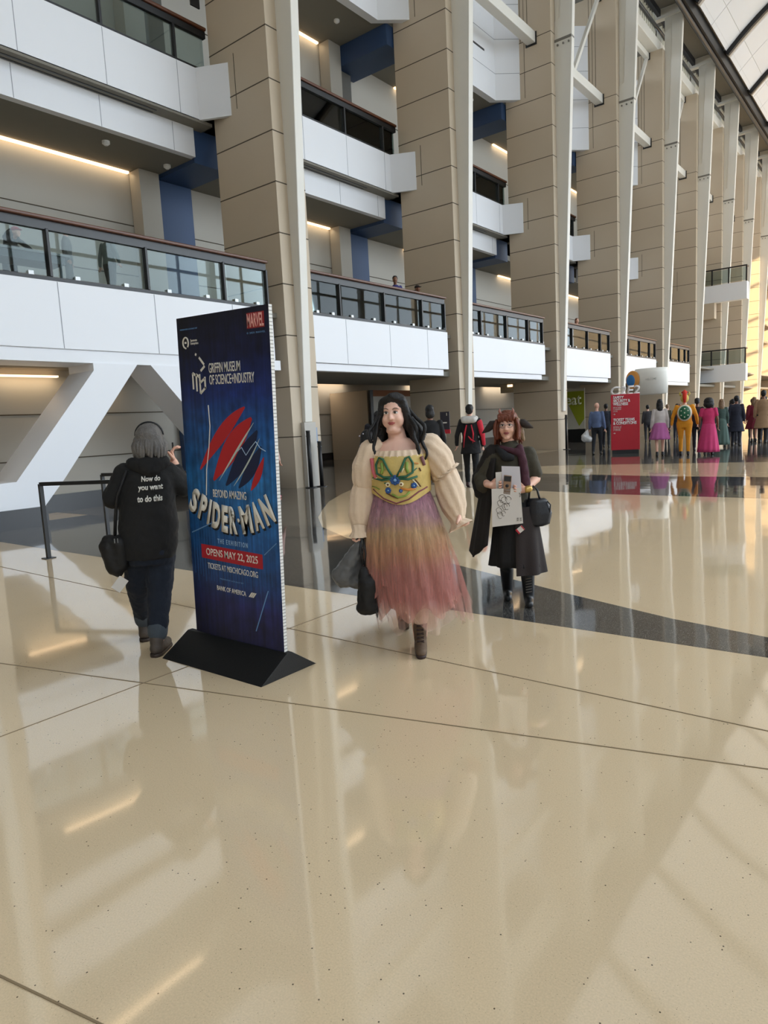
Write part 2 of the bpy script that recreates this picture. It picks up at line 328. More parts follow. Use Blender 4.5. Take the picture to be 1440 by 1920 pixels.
for i in range(1, 11):
    y0, y1 = PY[i-1]+1.05, PY[i]
    o_ = ORD[i]
    # the blind storey box above
    t = thing('gallery_wall_box', 'white panelled top storey wall box just before the %s pillar' % o_, 'wall box')
    ya, yb = y0+.45, y1-.75
    bm = bmesh.new()
    prism(bm, [(-14.68, y0), (-15.5, ya), (-15.5, yb), (-14.68, y1), (-15.0, y1), (-15.8, yb), (-15.8, ya), (-15.1, y0)], 'z', 15.5, 21.6)
    obj('box_panel', bm, WHITE, t)
    bm = bmesh.new()
    for z in (16.6, 18.0, 19.4, 20.6): 
        prism(bm, [(-14.675, y0), (-15.495, ya), (-15.495, yb), (-14.675, y1), (-14.69, y1), (-15.52, yb), (-15.52, ya), (-14.69, y0)], 'z', z-.01, z+.01)
    obj('box_joint', bm, MATS['hairline_joint'], t)
    B('linear_vent', DGREY, t, (-15.5, -15.49, yb-3, yb-.9, 17.2, 17.28))
    # blue portals and piers behind each pillar
    NB.extend([(-18.08, -16.0, y1-.3, y1+.9, 8.95, 9.84), (-18.08, -15.45, y1-.35, y1+.9, 14.85, 15.55), (-18.08, -17.75, y1-.35, y1+.85, 4.63, 8.94)])
    PR.extend([(-18.08, -17.6, y1-1.0, y1-.36, 4.63, 9.05), (-18.08, -17.6, y1-1.0, y1-.36, 11.12, 15.55)]); DD.append((-18.08, -17.8, y1-.3, y1+.4, 11.12, 14.84))
    # cove lamps
    for (x, z, a, b) in ((-18.05, 9.0, y0+2.65, y1-1.05), (-18.05, 15.5, y0+2.5, y1-1.1)):
        lv = 'lower gallery' if z < 10 else 'upper gallery'
        c_ = tag(B('cove_light', COVE, None, (x-.04, x+.05, a, b, z, z+.055)), 'warm strip light washing the %s back wall before the %s pillar' % (lv, o_), 'light', 'warm cove lights along the galleries')
        ld = bpy.data.lights.new('cove_glow', 'AREA'); ld.shape = 'RECTANGLE'; ld.size = .12; ld.size_y = b-a; ld.energy = 7; ld.color = (1, .78, .52)
        lo = bpy.data.objects.new('cove_glow', ld); C.objects.link(lo); lo.parent = c_; lo.location = (x+.12, (a+b)/2, z-.02); lo.rotation_euler = (0, .35, 0)
    # truss across the opening
    t = thing('steel_truss', 'white steel lattice truss spanning the opening just before the %s pillar' % o_, 'truss')
    xt = -14.1
    B('bottom_chord', STEEL, t, (xt-.2, xt+.2, y0+.005, y1-.005, 17.58, 18.02), bevel=.02)
    B('top_chord', STEEL, t, (xt-.12, xt+.12, y0+.005, y1-.005, 22.55, 22.88), bevel=.02)
    B('end_seal', BLACK, t, (xt-.26, xt+.26, y1-.03, y1-.002, 17.5, 18.02), (xt-.18, xt+.18, y1-.03, y1-.002, 22.5, 22.88))
    ym = (y0+y1)/2 + .05
    for yy in (y0, y1-.1):
        bm = bmesh.new(); bar(bm, (xt, ym, 18.0), (xt, yy, 22.6), .17, .17, Vector((1,0,0))); obj('diagonal', bm, STEEL, t, bevel=.01)
    # eaves beam and louvres
    t = thing('eaves_beam', 'white eaves beam with upright louvres above the opening before the %s pillar' % o_, 'beam')
    B('beam', STEEL, t, (-14.3, -13.45, PY[i-1]+.4, y1+.4, 22.9, 23.5), bevel=.02)
    B('louvre', mat('louvre_cream', (224,220,204), .6), t, *[(-13.9, -13.6, y0+.2+.36*k, y0+.32+.36*k, 23.5, 24.75) for k in range(int((y1-y0)/.36))])
struct(B('trim_10', NAVY, None, *NB)); struct(B('trim_11', WALLB, None, *PR)); struct(B('trim_12', mat('dark_grey_door', (92,90,84), .6), None, *DD))
# bolt-on cameras under the soffits
for (x, y, z, l) in ((-16.6, 10.3, 9.0, 'left of the two under the near upper gallery'), (-16.9, 12.3, 9.0, 'right of the two under the near upper gallery'), (-16.6, 19.6, 15.5, 'under the top storey left of the second pillar'), (-16.3, 28.1, 15.5, 'under the top storey left of the third pillar')):
    c_ = thing('ceiling_sensor', 'small white ceiling sensor ' + l, 'sensor', (x, y, z))
    bm = bmesh.new(); tube(bm, [(0,0,.06),(0,0,0),(0,0,-.05)], [.1,.1,.04], 12); obj('housing', bm, CAMW, c_)
# far curved balconies
for zb, lab in ((3.5, 'lower of the two far projecting white balconies'), (9.7, 'upper of the two far projecting white balconies')):
    t = thing('far_balcony', lab + ' in front of the sunlit pillars', 'balcony')
    B('fascia', WHITE, t, (-15.3, -11.2, 60.0, 60.7, zb, zb+1.32), bevel=.02)
    B('handrail', BLACK, t, (-15.3, -11.22, 60.02, 60.1, zb+2.44, zb+2.54), bevel=.01)
    B('side_rail', BLACK, t, (-11.3, -11.22, 60.1, 60.68, zb+2.44, zb+2.54), bevel=.01)
    for xq in (-14.9, -13.7, -12.5, -11.26): B('post', BLACK, t, (xq-.05, xq+.05, 60.02, 60.1, zb+1.32, zb+2.44))
    for xa, xb in ((-14.85, -13.75), (-13.65, -12.55), (-12.45, -11.3)): B('glass_panel', GLASS, t, (xa, xb, 60.05, 60.06, zb+1.4, zb+2.4))
    if zb > 5: B('soffit_block', STONE, t, (-15.0, -13.5, 60.0, 60.7, 8.5, 9.7))
# white V truss carrying the near balcony
t = thing('white_truss', 'big white diagonal truss legs standing on a black plinth under the near balcony, far left', 'truss')
def frame(polys, m, x0, x1, name):
    bm = bmesh.new()
    for p in polys: prism(bm, p, 'x', x0, x1)
    return obj(name, bm, m, t)
frame([[(5.3, 3.13), (12.7, 3.13), (12.7, 3.378), (5.3, 3.378)]], WHITE, -14.3, -13.34, 'top_beam')
frame([[(5.72, .88), (7.48, 2.98), (7.48, 3.13), (8.48, 3.13), (6.64, .86), (6.2, .37), (5.3, .37), (5.3, .87)]], WHITE, -14.3, -13.3, 'diagonal_leg')
frame([[(8.8, 3.13), (9.9, 3.13), (12.2, .37), (11.3, .37)]], WHITE, -14.3, -13.3, 'diagonal_leg')
frame([[(5.28, .37), (5.3, .37), (5.3, .87), (5.28, .87)]], WHITE, -14.3, -13.3, 'bottom_beam')
frame([[(5.28, 0), (6.22, 0), (6.22, .37), (5.28, .37)]], PLINTH, -14.2, -13.25, 'plinth'); frame([[(11.2, 0), (12.3, 0), (12.3, .37), (11.2, .37)]], PLINTH, -14.2, -13.25, 'plinth')
for (a, b, l) in ((6.4, 7.7, 'left'), (8.3, 8.95, 'middle'), ):
    c_ = tag(B('cove_light', COVE, None, (-15.3, -15.2, a, b, 3.0, 3.04)), 'warm strip light behind the white truss, %s one' % l, 'light', 'warm cove lights along the galleries')
    ld = bpy.data.lights.new('cove_glow', 'AREA'); ld.shape = 'RECTANGLE'; ld.size = .1; ld.size_y = b-a; ld.energy = 4; ld.color = (1, .78, .52)
    lo = bpy.data.objects.new('cove_glow', ld); C.objects.link(lo); lo.parent = c_; lo.location = (-15.15, (a+b)/2, 2.98); lo.rotation_euler = (0, .35, 0)

for (a, b, l) in ((22.3, 25.6, 'nearest'), (30.8, 33.8, 'middle'), (39.2, 42.2, 'farthest')):
    c_ = tag(B('cove_light', COVE, None, (-22.55, -22.45, a, b, 3.66, 3.71)), 'warm strip light on the ground floor back wall under the balconies, %s' % l, 'light', 'warm cove lights along the galleries')
    ld = bpy.data.lights.new('cove_glow', 'AREA'); ld.shape = 'RECTANGLE'; ld.size = .12; ld.size_y = b-a; ld.energy = 22; ld.color = (1, .84, .66)
    lo = bpy.data.objects.new('cove_glow', ld); C.objects.link(lo); lo.parent = c_; lo.location = (-22.25, (a+b)/2, 3.62); lo.rotation_euler = (0, .3, 0)
# ------------------------------------------------------------------ lettering and soft shapes
def text(s, wd, ht, loc, R, m, parent, name='lettering', bold=.0, shear=0., depth=.002, spacing=1.0, align='CENTER'):
    cu = bpy.data.curves.new(name, 'FONT'); cu.body = s; cu.align_x = 'CENTER' if '\n' not in s else align; cu.size = 1; cu.offset = bold; cu.shear = shear; cu.space_character = spacing
    cu.extrude = 0; cu.resolution_u = 3; cu.space_line = .85
    o = bpy.data.objects.new(name, cu); C.objects.link(o); dg = bpy.context.evaluated_depsgraph_get(); dg.update()
    me = bpy.data.meshes.new_from_object(o.evaluated_get(dg)); bpy.data.objects.remove(o)
    xs = [v.co.x for v in me.vertices]; ys = [v.co.y for v in me.vertices]
    cx, cy = (min(xs)+max(xs))/2, (min(ys)+max(ys))/2; sx = wd/(max(xs)-min(xs)); sy = ht/(max(ys)-min(ys))
    for v in me.vertices: v.co = Vector(((v.co.x-cx)*sx, (v.co.y-cy)*sy, 0))
    bm = bmesh.new(); bm.from_mesh(me)
    r = bmesh.ops.extrude_face_region(bm, geom=bm.faces[:]); bmesh.ops.translate(bm, verts=[g for g in r['geom'] if isinstance(g, bmesh.types.BMVert)], vec=(0, 0, depth))
    bm.transform(Matrix.Translation(loc) @ R.to_4x4())
    me.materials.clear(); bpy.data.meshes.remove(me)
    return obj(name, bm, m, parent)
RF = Matrix(((1,0,0),(0,0,-1),(0,1,0)))          # lettering that stands upright and faces -Y
def cap(bm, p, q, r0, r1, seg=12):
    p, q = Vector(p), Vector(q); d = q-p; L = d.length
    if L < 1e-6: d = Vector((0,0,1)); L = 1e-6
    d = d/L; s = d.orthogonal().normalized(); t = d.cross(s); rings = []
    for k in range(1, 5): a = PI/2*(1-k/4); rings.append((p - d*r0*math.sin(a), r0*math.cos(a)))
    for k in range(0, 4): a = PI/2*k/4; rings.append((q + d*r1*math.sin(a), r1*math.cos(a)))
    V = [[bm.verts.new(c + (s*math.cos(2*PI*j/seg)+t*math.sin(2*PI*j/seg))*r) for j in range(seg)] for c, r in rings]
    a0 = bm.verts.new(p - d*r0); a1 = bm.verts.new(q + d*r1)
    for A, B_ in zip(V, V[1:]):
        for j in range(seg): bm.faces.new((A[j], A[(j+1)%seg], B_[(j+1)%seg], B_[j]))
    for j in range(seg): bm.faces.new((a0, V[0][(j+1)%seg], V[0][j])); bm.faces.new((a1, V[-1][j], V[-1][(j+1)%seg]))
def ell(bm, c, r, R=None, u=16, v=10):
    m = Matrix.Translation(c) @ (R.to_4x4() if R else Matrix()) @ Matrix.Diagonal((*r, 1))
    bmesh.ops.create_uvsphere(bm, u_segments=u, v_segments=v, radius=1, matrix=m)
def loft(bm, rings, seg=28, fold=None, close=True, start=0., sweep=2*PI):
    V = []; full = abs(sweep-2*PI) < 1e-6; n = seg if full else seg+1
    for i, (x, y, z, rx, ry) in enumerate(rings):
        row = []
        for j in range(n):
            a = start + sweep*j/seg; k = 1 + (fold(i/(len(rings)-1), a) if fold else 0)
            row.append(bm.verts.new((x + rx*k*math.cos(a), y + ry*k*math.sin(a), z)))
        V.append(row)
    for A, B_ in zip(V, V[1:]):
        for j in range(seg if full else n-1): bm.faces.new((A[j], A[(j+1)%n], B_[(j+1)%n], B_[j]))
    if close and full: bm.faces.new(V[0][::-1]); bm.faces.new(V[-1])
TEX = {}
def blob(name, prims, m, parent, vox=.012, sm=4, rough=0., rs=.08, extra=None):
    """one continuous surface grown over the given volumes"""
    bm = bmesh.new()
    for p in prims:
        if p[0] == 'c': cap(bm, *p[1:])
        elif p[0] == 'e': ell(bm, *p[1:])
        else: loft(bm, *p[1:])
    bmesh.ops.recalc_face_normals(bm, faces=bm.faces)
    me = bpy.data.meshes.new(name); bm.to_mesh(me); bm.free(); o = bpy.data.objects.new(name, me); C.objects.link(o)
    r = o.modifiers.new('r', 'REMESH'); r.mode = 'VOXEL'; r.voxel_size = vox; r.use_smooth_shade = True
    s = o.modifiers.new('s', 'SMOOTH'); s.iterations = sm; s.factor = .5
    if rough:
        if rs not in TEX: TEX[rs] = bpy.data.textures.new('cloth', 'CLOUDS'); TEX[rs].noise_scale = rs
        d = o.modifiers.new('d', 'DISPLACE'); d.texture = TEX[rs]; d.strength = rough; d.mid_level = .5; d.texture_coords = 'LOCAL'
    dg = bpy.context.evaluated_depsgraph_get(); dg.update(); m2 = bpy.data.meshes.new_from_object(o.evaluated_get(dg))
    bpy.data.objects.remove(o); bpy.data.meshes.remove(me)
    if extra:
        bm = bmesh.new(); bm.from_mesh(m2); extra(bm); bmesh.ops.recalc_face_normals(bm, faces=bm.faces); bm.to_mesh(m2); bm.free()
    m2.name = name; m2.materials.clear(); m2.materials.append(m); m2.polygons.foreach_set('use_smooth', [True]*len(m2.polygons))
    o = bpy.data.objects.new(name, m2); C.objects.link(o); o.parent = parent
    return o
def cloth(name, rgb, rough=.85, var=.12): return mat(name, rgb, rough, var=var, scale=9, bump=.25, bscale=160, sheen=.02)
def skinm(name, rgb):
    m = mat(name, rgb, .5, var=.04, scale=14)
    b = m.node_tree.nodes['Principled BSDF']; b.inputs['Subsurface Weight'].default_value = .08; b.inputs['Subsurface Scale'].default_value = .01
    return m
SK1 = skinm('skin_light', (226, 176, 152)); SK2 = skinm('skin_fair', (232, 186, 165)); SK3 = skinm('skin_brown', (128, 84, 60))
LIP = mat('lip_rose', (150, 70, 70), .4); EYEW = mat('eye_white', (225, 220, 215), .25); IRIS = mat('iris_brown', (46, 30, 22), .15); LASH = mat('lash_dark', (24, 18, 18), .6)
HB = mat('hair_black', (14, 11, 12), .55, var=.3, scale=20, bump=.5, bscale=90); HR = mat('hair_auburn', (112, 56, 34), .45, var=.3, scale=20, bump=.5, bscale=90)
HBL = mat('hair_blond_brown', (128, 100, 72), .5, var=.25, scale=20, bump=.5, bscale=90); HG = mat('hair_grey', (104, 100, 96), .5, var=.35, scale=16, bump=.6, bscale=90)
def hand_palm(w, f, n):
    """palm volumes: wrist point, finger direction, palm normal"""
    w, f, n = Vector(w), Vector(f).normalized(), Vector(n).normalized(); s = f.cross(n).normalized()
    return [('c', w + s*a*.5, w + f*.078 + s*a, .015, .0125) for a in (-.03, -.01, .01, .03)] + [('c', w - f*.03, w+f*.01, .022, .023)]
def hand_fingers(w, f, n, curl, side):
    w, f, n = Vector(w), Vector(f).normalized(), Vector(n).normalized(); s = f.cross(n).normalized()
    def ex(bm):
        for a, L, r in ((-.031,.062,.0075),(-.0105,.076,.0085),(.0105,.082,.0088),(.031,.072,.0085)):
            a *= side; p = w + f*.072 + s*a; d = f.copy(); R = Matrix.Rotation(-curl, 3, s); pts = [p - f*.02, p]; 
            for q in (.45, .32, .25): d = R @ d; p = p + d*L*q; pts.append(p)
            tube(bm, pts, [r*1.05, r*1.1, r, r*.92, r*.6], 8)
        p = w + f*.02 + s*.022*side; d = (f*.65 + s*side*.75 + n*.25).normalized(); pts = [p, p+d*.03]; d2 = (d + f*.5 + n*.35).normalized(); pts += [p+d*.03+d2*.028, p+d*.03+d2*.05]
        tube(bm, pts, [.014, .0115, .0105, .007], 8)
    return ex
def head_prims(hc, R, k=1.):
    hc = Vector(hc)
    def P(x, y, z): return hc + R @ (Vector((x, y, z))*k)
    out = [('e', P(0,.015,.03), (.077*k,.094*k,.092*k), R), ('e', P(0,-.022,-.02), (.066*k,.072*k,.092*k), R), ('e', P(0,-.03,-.068), (.05*k,.052*k,.044*k), R),
           ('c', P(-.008,-.068,-.096), P(.008,-.068,-.096), .019*k, .019*k), ('c', P(0,-.084,.016), P(0,-.107,-.026), .008*k, .0125*k),
           ('c', P(-.011,-.098,-.028), P(.011,-.098,-.028), .0085*k, .0085*k), ('c', P(-.04,-.075,.03), P(.04,-.075,.03), .012*k, .012*k)]
    for s in (-1, 1):
        out += [('e', P(.036*s,-.062,-.03), (.027*k,.026*k,.03*k), R), ('e', P(.077*s,.012,-.008), (.01*k,.018*k,.03*k), R)]
    return out, P
def face(parent, P, R, k=1., lip=LIP, brow=LASH, iris=IRIS, smile=0.):
    for s in (-1, 1):
        bm = bmesh.new(); ell(bm, P(.031*s,-.0845,.008), (.0158*k,.0085*k,.0082*k), R); e = obj('eye', bm, EYEW, parent, True)
        bm = bmesh.new(); ell(bm, P(.029*s,-.0915,.0085), (.0068*k,.003*k,.0068*k), R); obj('iris', bm, iris, e, True)
        bm = bmesh.new(); tube(bm, [P(.015*s,-.089,.010), P(.024*s,-.0945,.0165), P(.035*s,-.093,.0168), P(.048*s,-.084,.0095)], [.0012*k,.0024*k,.0026*k,.0012*k], 6); obj('eyelash', bm, LASH, parent, True)
        bm = bmesh.new(); tube(bm, [P(.014*s,-.093,.030), P(.028*s,-.0945,.037), P(.042*s,-.088,.036), P(.053*s,-.076,.029)], [.0018*k,.0026*k,.0022*k,.001*k], 6); obj('eyebrow', bm, brow, parent, True)
    bm = bmesh.new(); tube(bm, [P(-.025,-.083,-.056), P(-.010,-.0925,-.0525), P(0,-.094,-.0545), P(.010,-.0925,-.0525), P(.025,-.083,-.056)], [.0012*k,.0042*k,.004*k,.0042*k,.0012*k], 8)
    tube(bm, [P(-.022,-.083,-.058), P(-.009,-.0915,-.0635), P(.009,-.0915,-.0635), P(.022,-.083,-.058)], [.0012*k,.0052*k,.0052*k,.0012*k], 8); obj('lips', bm, lip, parent, True)
def locks(bm, roots, length, sway, r, n, rnd, drop=(0,0,-1), wave=.02, freq=14):
    for (p, out) in roots:
        p = Vector(p); out = Vector(out); pts = []; L = length*(.8+.35*rnd.random()); ph = rnd.random()*6; ph2 = rnd.random()*6
        for i in range(n+1):
            t = i/n; w_ = wave*t*(1.1-.3*t)
            pts.append(p + out*min(1, t*3.0)*sway*(.7+.6*rnd.random()*0+.3) + Vector(drop)*L*t + Vector((math.sin(freq*L*t+ph)*w_, math.cos(freq*L*t+ph2)*w_, 0)))
        tube(bm, pts, [r*(.6+.6*math.sin(PI*min(1, (i/n)*.8+.18))) * (1 if i < n else .2) for i in range(n+1)], 6)

# ------------------------------------------------------------------ people seen further off
BASE = dict(head=(0,-.02,1.645), neck=(0,0,1.47), sh=(.162,.01,1.42), el=(.215,.03,1.13), wr=(.232,-.04,.88), hip=(.085,0,.93), kn=(.10,-.01,.50), an=(.10,.03,.085))
def person(label, loc, rz, top, bottom, hair, s=1.08, wd=1., skin=SK1, pose={}, kind='trousers', shoes=(24,22,22), sleeve='long', hem=.86, hemr=.2, flare=.26, group=None, hairstyle='short', vox=.016, step=.12, upper=False):
    """whole figure: body, clothing and hair; pose overrides joints, keys with R / L for one side"""
    t = thing('person', label, 'person', loc, rz, group); t.scale = (s, s, s)
    J = {}
    for sd, sg in (('R', -1), ('L', 1)):
        for k in ('sh', 'el', 'wr', 'hip', 'kn', 'an'):
            v = pose.get(k+sd, pose.get(k, BASE[k])); v = Vector(v); 
            if k in ('sh','el','wr','hip'): v.x *= wd
            if k in ('kn','an') and k+sd not in pose: v.y += (step if k == 'an' else step*.45)*(-sg)
            J[k+sd] = Vector((v.x*sg, v.y, v.z))
    hc = Vector(pose.get('head', BASE['head'])); nk = Vector(pose.get('neck', BASE['neck'])); Rh = Matrix.Rotation(pose.get('turn', 0), 3, 'Z')
    hp, P = head_prims(hc, Rh)
    cx, cyy = nk.x, nk.y
    tor = lambda e: ('l', [(0,0,.86,.10*wd+e,.08+e),(0,0,.93,.155*wd+e,.11*(.6+.4*wd)+e),(cx*.3,cyy*.3,1.08,.135*wd+e,.098*(.4+.6*wd)+e),(cx*.6,cyy*.6,1.25,.155*wd+e,.11*(.5+.5*wd)+e),(cx*.9,cyy*.9,1.38,.165*wd+e,.095+e),(cx,cyy,1.45,.10*wd+e,.065+e),(cx,cyy,1.48,.055+e,.05+e)], 24)
    body = hp + [tor(0), ('c', nk - Vector((0,0,.03)), hc - Vector((0,-.01,.06)), .056, .052)]
    exs = []
    for sd in 'RL':
        S, E, W, Hp, K, A = [J[k+sd] for k in ('sh','el','wr','hip','kn','an')]
        f = (W-E).normalized(); n = Vector((1 if sd == 'R' else -1, 0, 0)); n = (n - f*n.dot(f)).normalized()
        body += [('c', S, E, .05*wd**.5, .04), ('c', E, W, .04, .026)] + hand_palm(W, f, n)
        exs.append(hand_fingers(W, f, n, .35, -1 if sd == 'R' else -1))
        body += [('c', Hp, K, .08*wd, .054), ('c', K, A, .054, .036), ('c', A - Vector((0,0,.03)), A + Vector((0,-.13,-.055)), .034, .028)]
    body = [p for p in body]
    def ex(bm):
        for e in exs: e(bm)
    blob('body', body, skin, t, vox, 2, extra=ex)
    tm = cloth('cloth_%d_%d_%d' % top, top); bmn = cloth('cloth_%d_%d_%d' % bottom, bottom)
    up = [tor(.016)]
    for sd in 'RL':
        S, E, W = J['sh'+sd], J['el'+sd], J['wr'+sd]
        up += [('c', S, E, .060*wd**.5, .052)]
        if sleeve == 'long': up += [('c', E, W + (E-W)*.05, .054, .042)]
        elif sleeve == 'short': up = up[:-1] + [('c', S, S+(E-S)*.6, .068, .062)]
    if kind == 'coat' or hem < .84: up += [('l', [(0,0,hem,hemr*wd,hemr*.75),(0,0,.95,.165*wd,.13),(0,0,1.1,.15*wd,.12)], 24)]
    blob('top' if kind != 'coat' else 'coat', up, tm, t, vox, 3, .012, .07)
    if kind in ('trousers', 'coat'):
        lo = [('l', [(0,0,.80,.14*wd,.10),(0,0,.88,.165*wd,.125),(0,0,.98,.155*wd,.12),(0,0,1.02,.12*wd,.1)], 24)]
        for sd in 'RL': lo += [('c', J['hip'+sd], J['kn'+sd], .092*wd, .068), ('c', J['kn'+sd], J['an'+sd] + Vector((0,0,.03)), .066, .052)]
        blob('trousers', lo, bmn, t, vox, 3, .01, .06)
    elif kind in ('skirt', 'gown'):
        bt = .10 if kind == 'gown' else flare_z(flare)
        bm = bmesh.new(); rg = [(0,0,1.06,.14*wd,.11)]
        for q in range(1, 9): u_ = q/8; rg.append((0, 0, 1.06-(1.06-bt)*u_, .14*wd+(flare-.14)*(u_**.75), .11+(flare*.85-.11)*(u_**.75)))
        loft(bm, rg, 60, lambda u_, a: .06*u_*math.sin(11*a+2*u_)); obj('skirt', bm, bmn, t, True)
    sm = mat('shoe_%d_%d_%d' % shoes, shoes, .45)
    for sd in 'RL':
        A = J['an'+sd]; blob('shoe', [('c', A + Vector((0,.03,-.045)), A + Vector((0,-.12,-.055)), .043, .034), ('c', A + Vector((0,.02,-.01)), A+Vector((0,0,.03)), .044, .044)], sm, t, .014, 2)
    if hair:
        hm = hair
        pr = [('e', P(0,.028,.045), (.086,.1,.09), Rh), ('e', P(0,.05,.0), (.08,.07,.09), Rh)]
        if hairstyle == 'long': pr += [('e', P(0,.07,-.06), (.088,.055,.13), Rh), ('e', P(0,.085,-.16), (.085,.05,.13), Rh), ('c', P(-.07,.03,0), P(-.085,.03,-.15), .03, .025), ('c', P(.07,.03,0), P(.085,.03,-.15), .03, .025)]
        elif hairstyle == 'bob': pr += [('e', P(0,.05,-.05), (.095,.075,.09), Rh)]
        elif hairstyle == 'afro': pr += [('e', P(0,.03,.03), (.15,.14,.13), Rh), ('e', P(0,.07,-.06), (.16,.1,.12), Rh)]
        elif hairstyle == 'bun': pr += [('e', P(0,.05,.13), (.05,.05,.045), Rh)]
        elif hairstyle == 'cap': pr = [('e', P(0,.02,.055), (.09,.105,.075), Rh), ('e', P(0,-.1,.045), (.07,.07,.014), Rh)]
        blob('cap' if hairstyle == 'cap' else 'hair', pr, hm, t, .014, 3, .02 if hairstyle != 'cap' else 0, .03)
    return t
def flare_z(f): return .52
def back(x, y, turn=0.): return math.atan2(-x, y) * 1.0 + PI + turn       # rz that turns the back to someone standing at the origin
def front(x, y, turn=0.): return math.atan2(-x, y) + turn
# ------------------------------------------------------------------ exhibition poster board
INK = mat('poster_cream_ink', (226, 220, 208), .5); PRED = mat('poster_red', (176, 26, 42), .5); PBLK = mat('poster_black_ink', (8, 9, 18), .5); PPALE = mat('poster_pale_blue', (104, 146, 190), .5); PROSE = mat('poster_rose_ink', (232, 170, 160), .5)
def poster_material():
    m = bpy.data.materials.new('poster_blue'); m.use_nodes = True; nt = m.node_tree; N = nt.nodes; L = nt.links; b = N['Principled BSDF']; b.inputs['Roughness'].default_value = .42
    tc = N.new('ShaderNodeTexCoord'); sp = N.new('ShaderNodeSeparateXYZ'); L.new(tc.outputs['Object'], sp.inputs[0])
    mr = N.new('ShaderNodeMapRange'); mr.inputs['From Max'].default_value = 2.24; L.new(sp.outputs['Z'], mr.inputs['Value'])
    cr = N.new('ShaderNodeValToRGB'); L.new(mr.outputs['Result'], cr.inputs[0]); e = cr.color_ramp.elements
    e[0].position = 0; e[0].color = (*lin((24, 26, 62)), 1); e[1].position = 1; e[1].color = (*lin((20, 20, 38)), 1)
    for p, c in ((.12,(32,38,92)),(.3,(26,84,146)),(.5,(36,112,176)),(.64,(30,90,158)),(.76,(24,46,112)),(.88,(18,24,60))):
        x = e.new(p); x.color = (*lin(c), 1)
    mp = N.new('ShaderNodeMapping'); mp.inputs['Scale'].default_value = (38, 1, 1.6); L.new(tc.outputs['Object'], mp.inputs[0])
    n1 = N.new('ShaderNodeTexNoise'); n1.inputs['Scale'].default_value = 1; n1.inputs['Detail'].default_value = 4; L.new(mp.outputs[0], n1.inputs['Vector'])
    n2 = N.new('ShaderNodeTexNoise'); n2.inputs['Scale'].default_value = 9; n2.inputs['Detail'].default_value = 6; L.new(tc.outputs['Object'], n2.inputs['Vector'])
    ad = N.new('ShaderNodeMath'); ad.operation = 'MULTIPLY'; L.new(n1.outputs['Fac'], ad.inputs[0]); L.new(n2.outputs['Fac'], ad.inputs[1])
    r2_ = N.new('ShaderNodeMapRange'); r2_.inputs['From Min'].default_value = .12; r2_.inputs['From Max'].default_value = .42; r2_.inputs['To Min'].default_value = .45; r2_.inputs['To Max'].default_value = 1.7; L.new(ad.outputs[0], r2_.inputs['Value'])
    mx = N.new('ShaderNodeMix'); mx.data_type = 'RGBA'; mx.blend_type = 'MULTIPLY'; mx.inputs['Factor'].default_value = 1; L.new(cr.outputs[0], mx.inputs['A']); L.new(r2_.outputs[0], mx.inputs['B'])
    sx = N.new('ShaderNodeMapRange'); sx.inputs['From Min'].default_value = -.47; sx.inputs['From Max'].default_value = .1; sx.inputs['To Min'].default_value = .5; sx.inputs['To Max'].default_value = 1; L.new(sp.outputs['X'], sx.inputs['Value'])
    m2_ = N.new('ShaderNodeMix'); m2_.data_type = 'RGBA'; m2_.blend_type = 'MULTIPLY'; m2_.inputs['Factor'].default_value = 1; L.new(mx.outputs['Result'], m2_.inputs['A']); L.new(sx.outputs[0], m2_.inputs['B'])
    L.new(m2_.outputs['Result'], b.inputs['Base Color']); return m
pb = thing('poster_board', 'tall blue museum exhibition poster board on a black folded floor base', 'poster board', (-3.715, 2.96, 0))
bm = bmesh.new()
prism(bm, [(-.26, 0), (.24, 0), (.02, .15), (-.02, .15)], 'x', -.57, .5); bmesh.ops.delete(bm, geom=[], context='FACES')
base = obj('base', bm, mat('black_folded_base', (9, 9, 9), .6, var=.2, bump=.15, bscale=120), pb, bevel=.004)
TILT = .038
PW, PH = .932, 2.235
RB = Matrix.Rotation(TILT, 3, 'Y')
bm = bmesh.new(); box(bm, -PW/2, PW/2, -.014, .014, 0, PH)
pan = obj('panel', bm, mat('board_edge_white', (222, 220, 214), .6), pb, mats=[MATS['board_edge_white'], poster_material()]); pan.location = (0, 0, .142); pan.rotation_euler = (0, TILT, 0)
for f in pan.data.polygons:
    if f.normal.y < -.9: f.material_index = 1
bm = bmesh.new()
for k in range(100): box(bm, PW/2-.001, PW/2+.0016, -.013, .013, .02+k*.0222, .026+k*.0222)
obj('edge_ribbing', bm, mat('board_edge_grey', (160, 158, 152), .7), pan)
# local poster frame: x from -.466 to .466, z 0..2.235, ink sits on y=-.0145
def ptext(s, wd, ht, x, z, m=INK, bold=.012, rot=0, sh=0., sp=1., name='lettering', y=-.0145, al='CENTER', depth=.0012):
    R = Matrix.Rotation(-rot, 3, 'Y') @ RF
    return text(s, wd, ht, Vector((x, y, z)), R, m, pan, name, bold, sh, depth, sp, al)
def ppoly(polys, m, name, y=-.0145, d=.0012):
    bm = bmesh.new()
    for p in polys: prism(bm, p, 'y', y-d, y)
    return obj(name, bm, m, pan)
def pline(pts, r, m, name):
    bm = bmesh.new(); tube(bm, [(x, -.0155, z) for x, z in pts], r, 6); bmesh.ops.scale(bm, verts=bm.verts[:], vec=(1,1,1)); return obj(name, bm, m, pan)
ptext('PRESENTED LOCALLY BY', .19, .009, -.335, 2.155, PPALE, .0)
ptext('Sammons\nEnterprises', .085, .042, -.28, 2.065, bold=.01, al='LEFT')
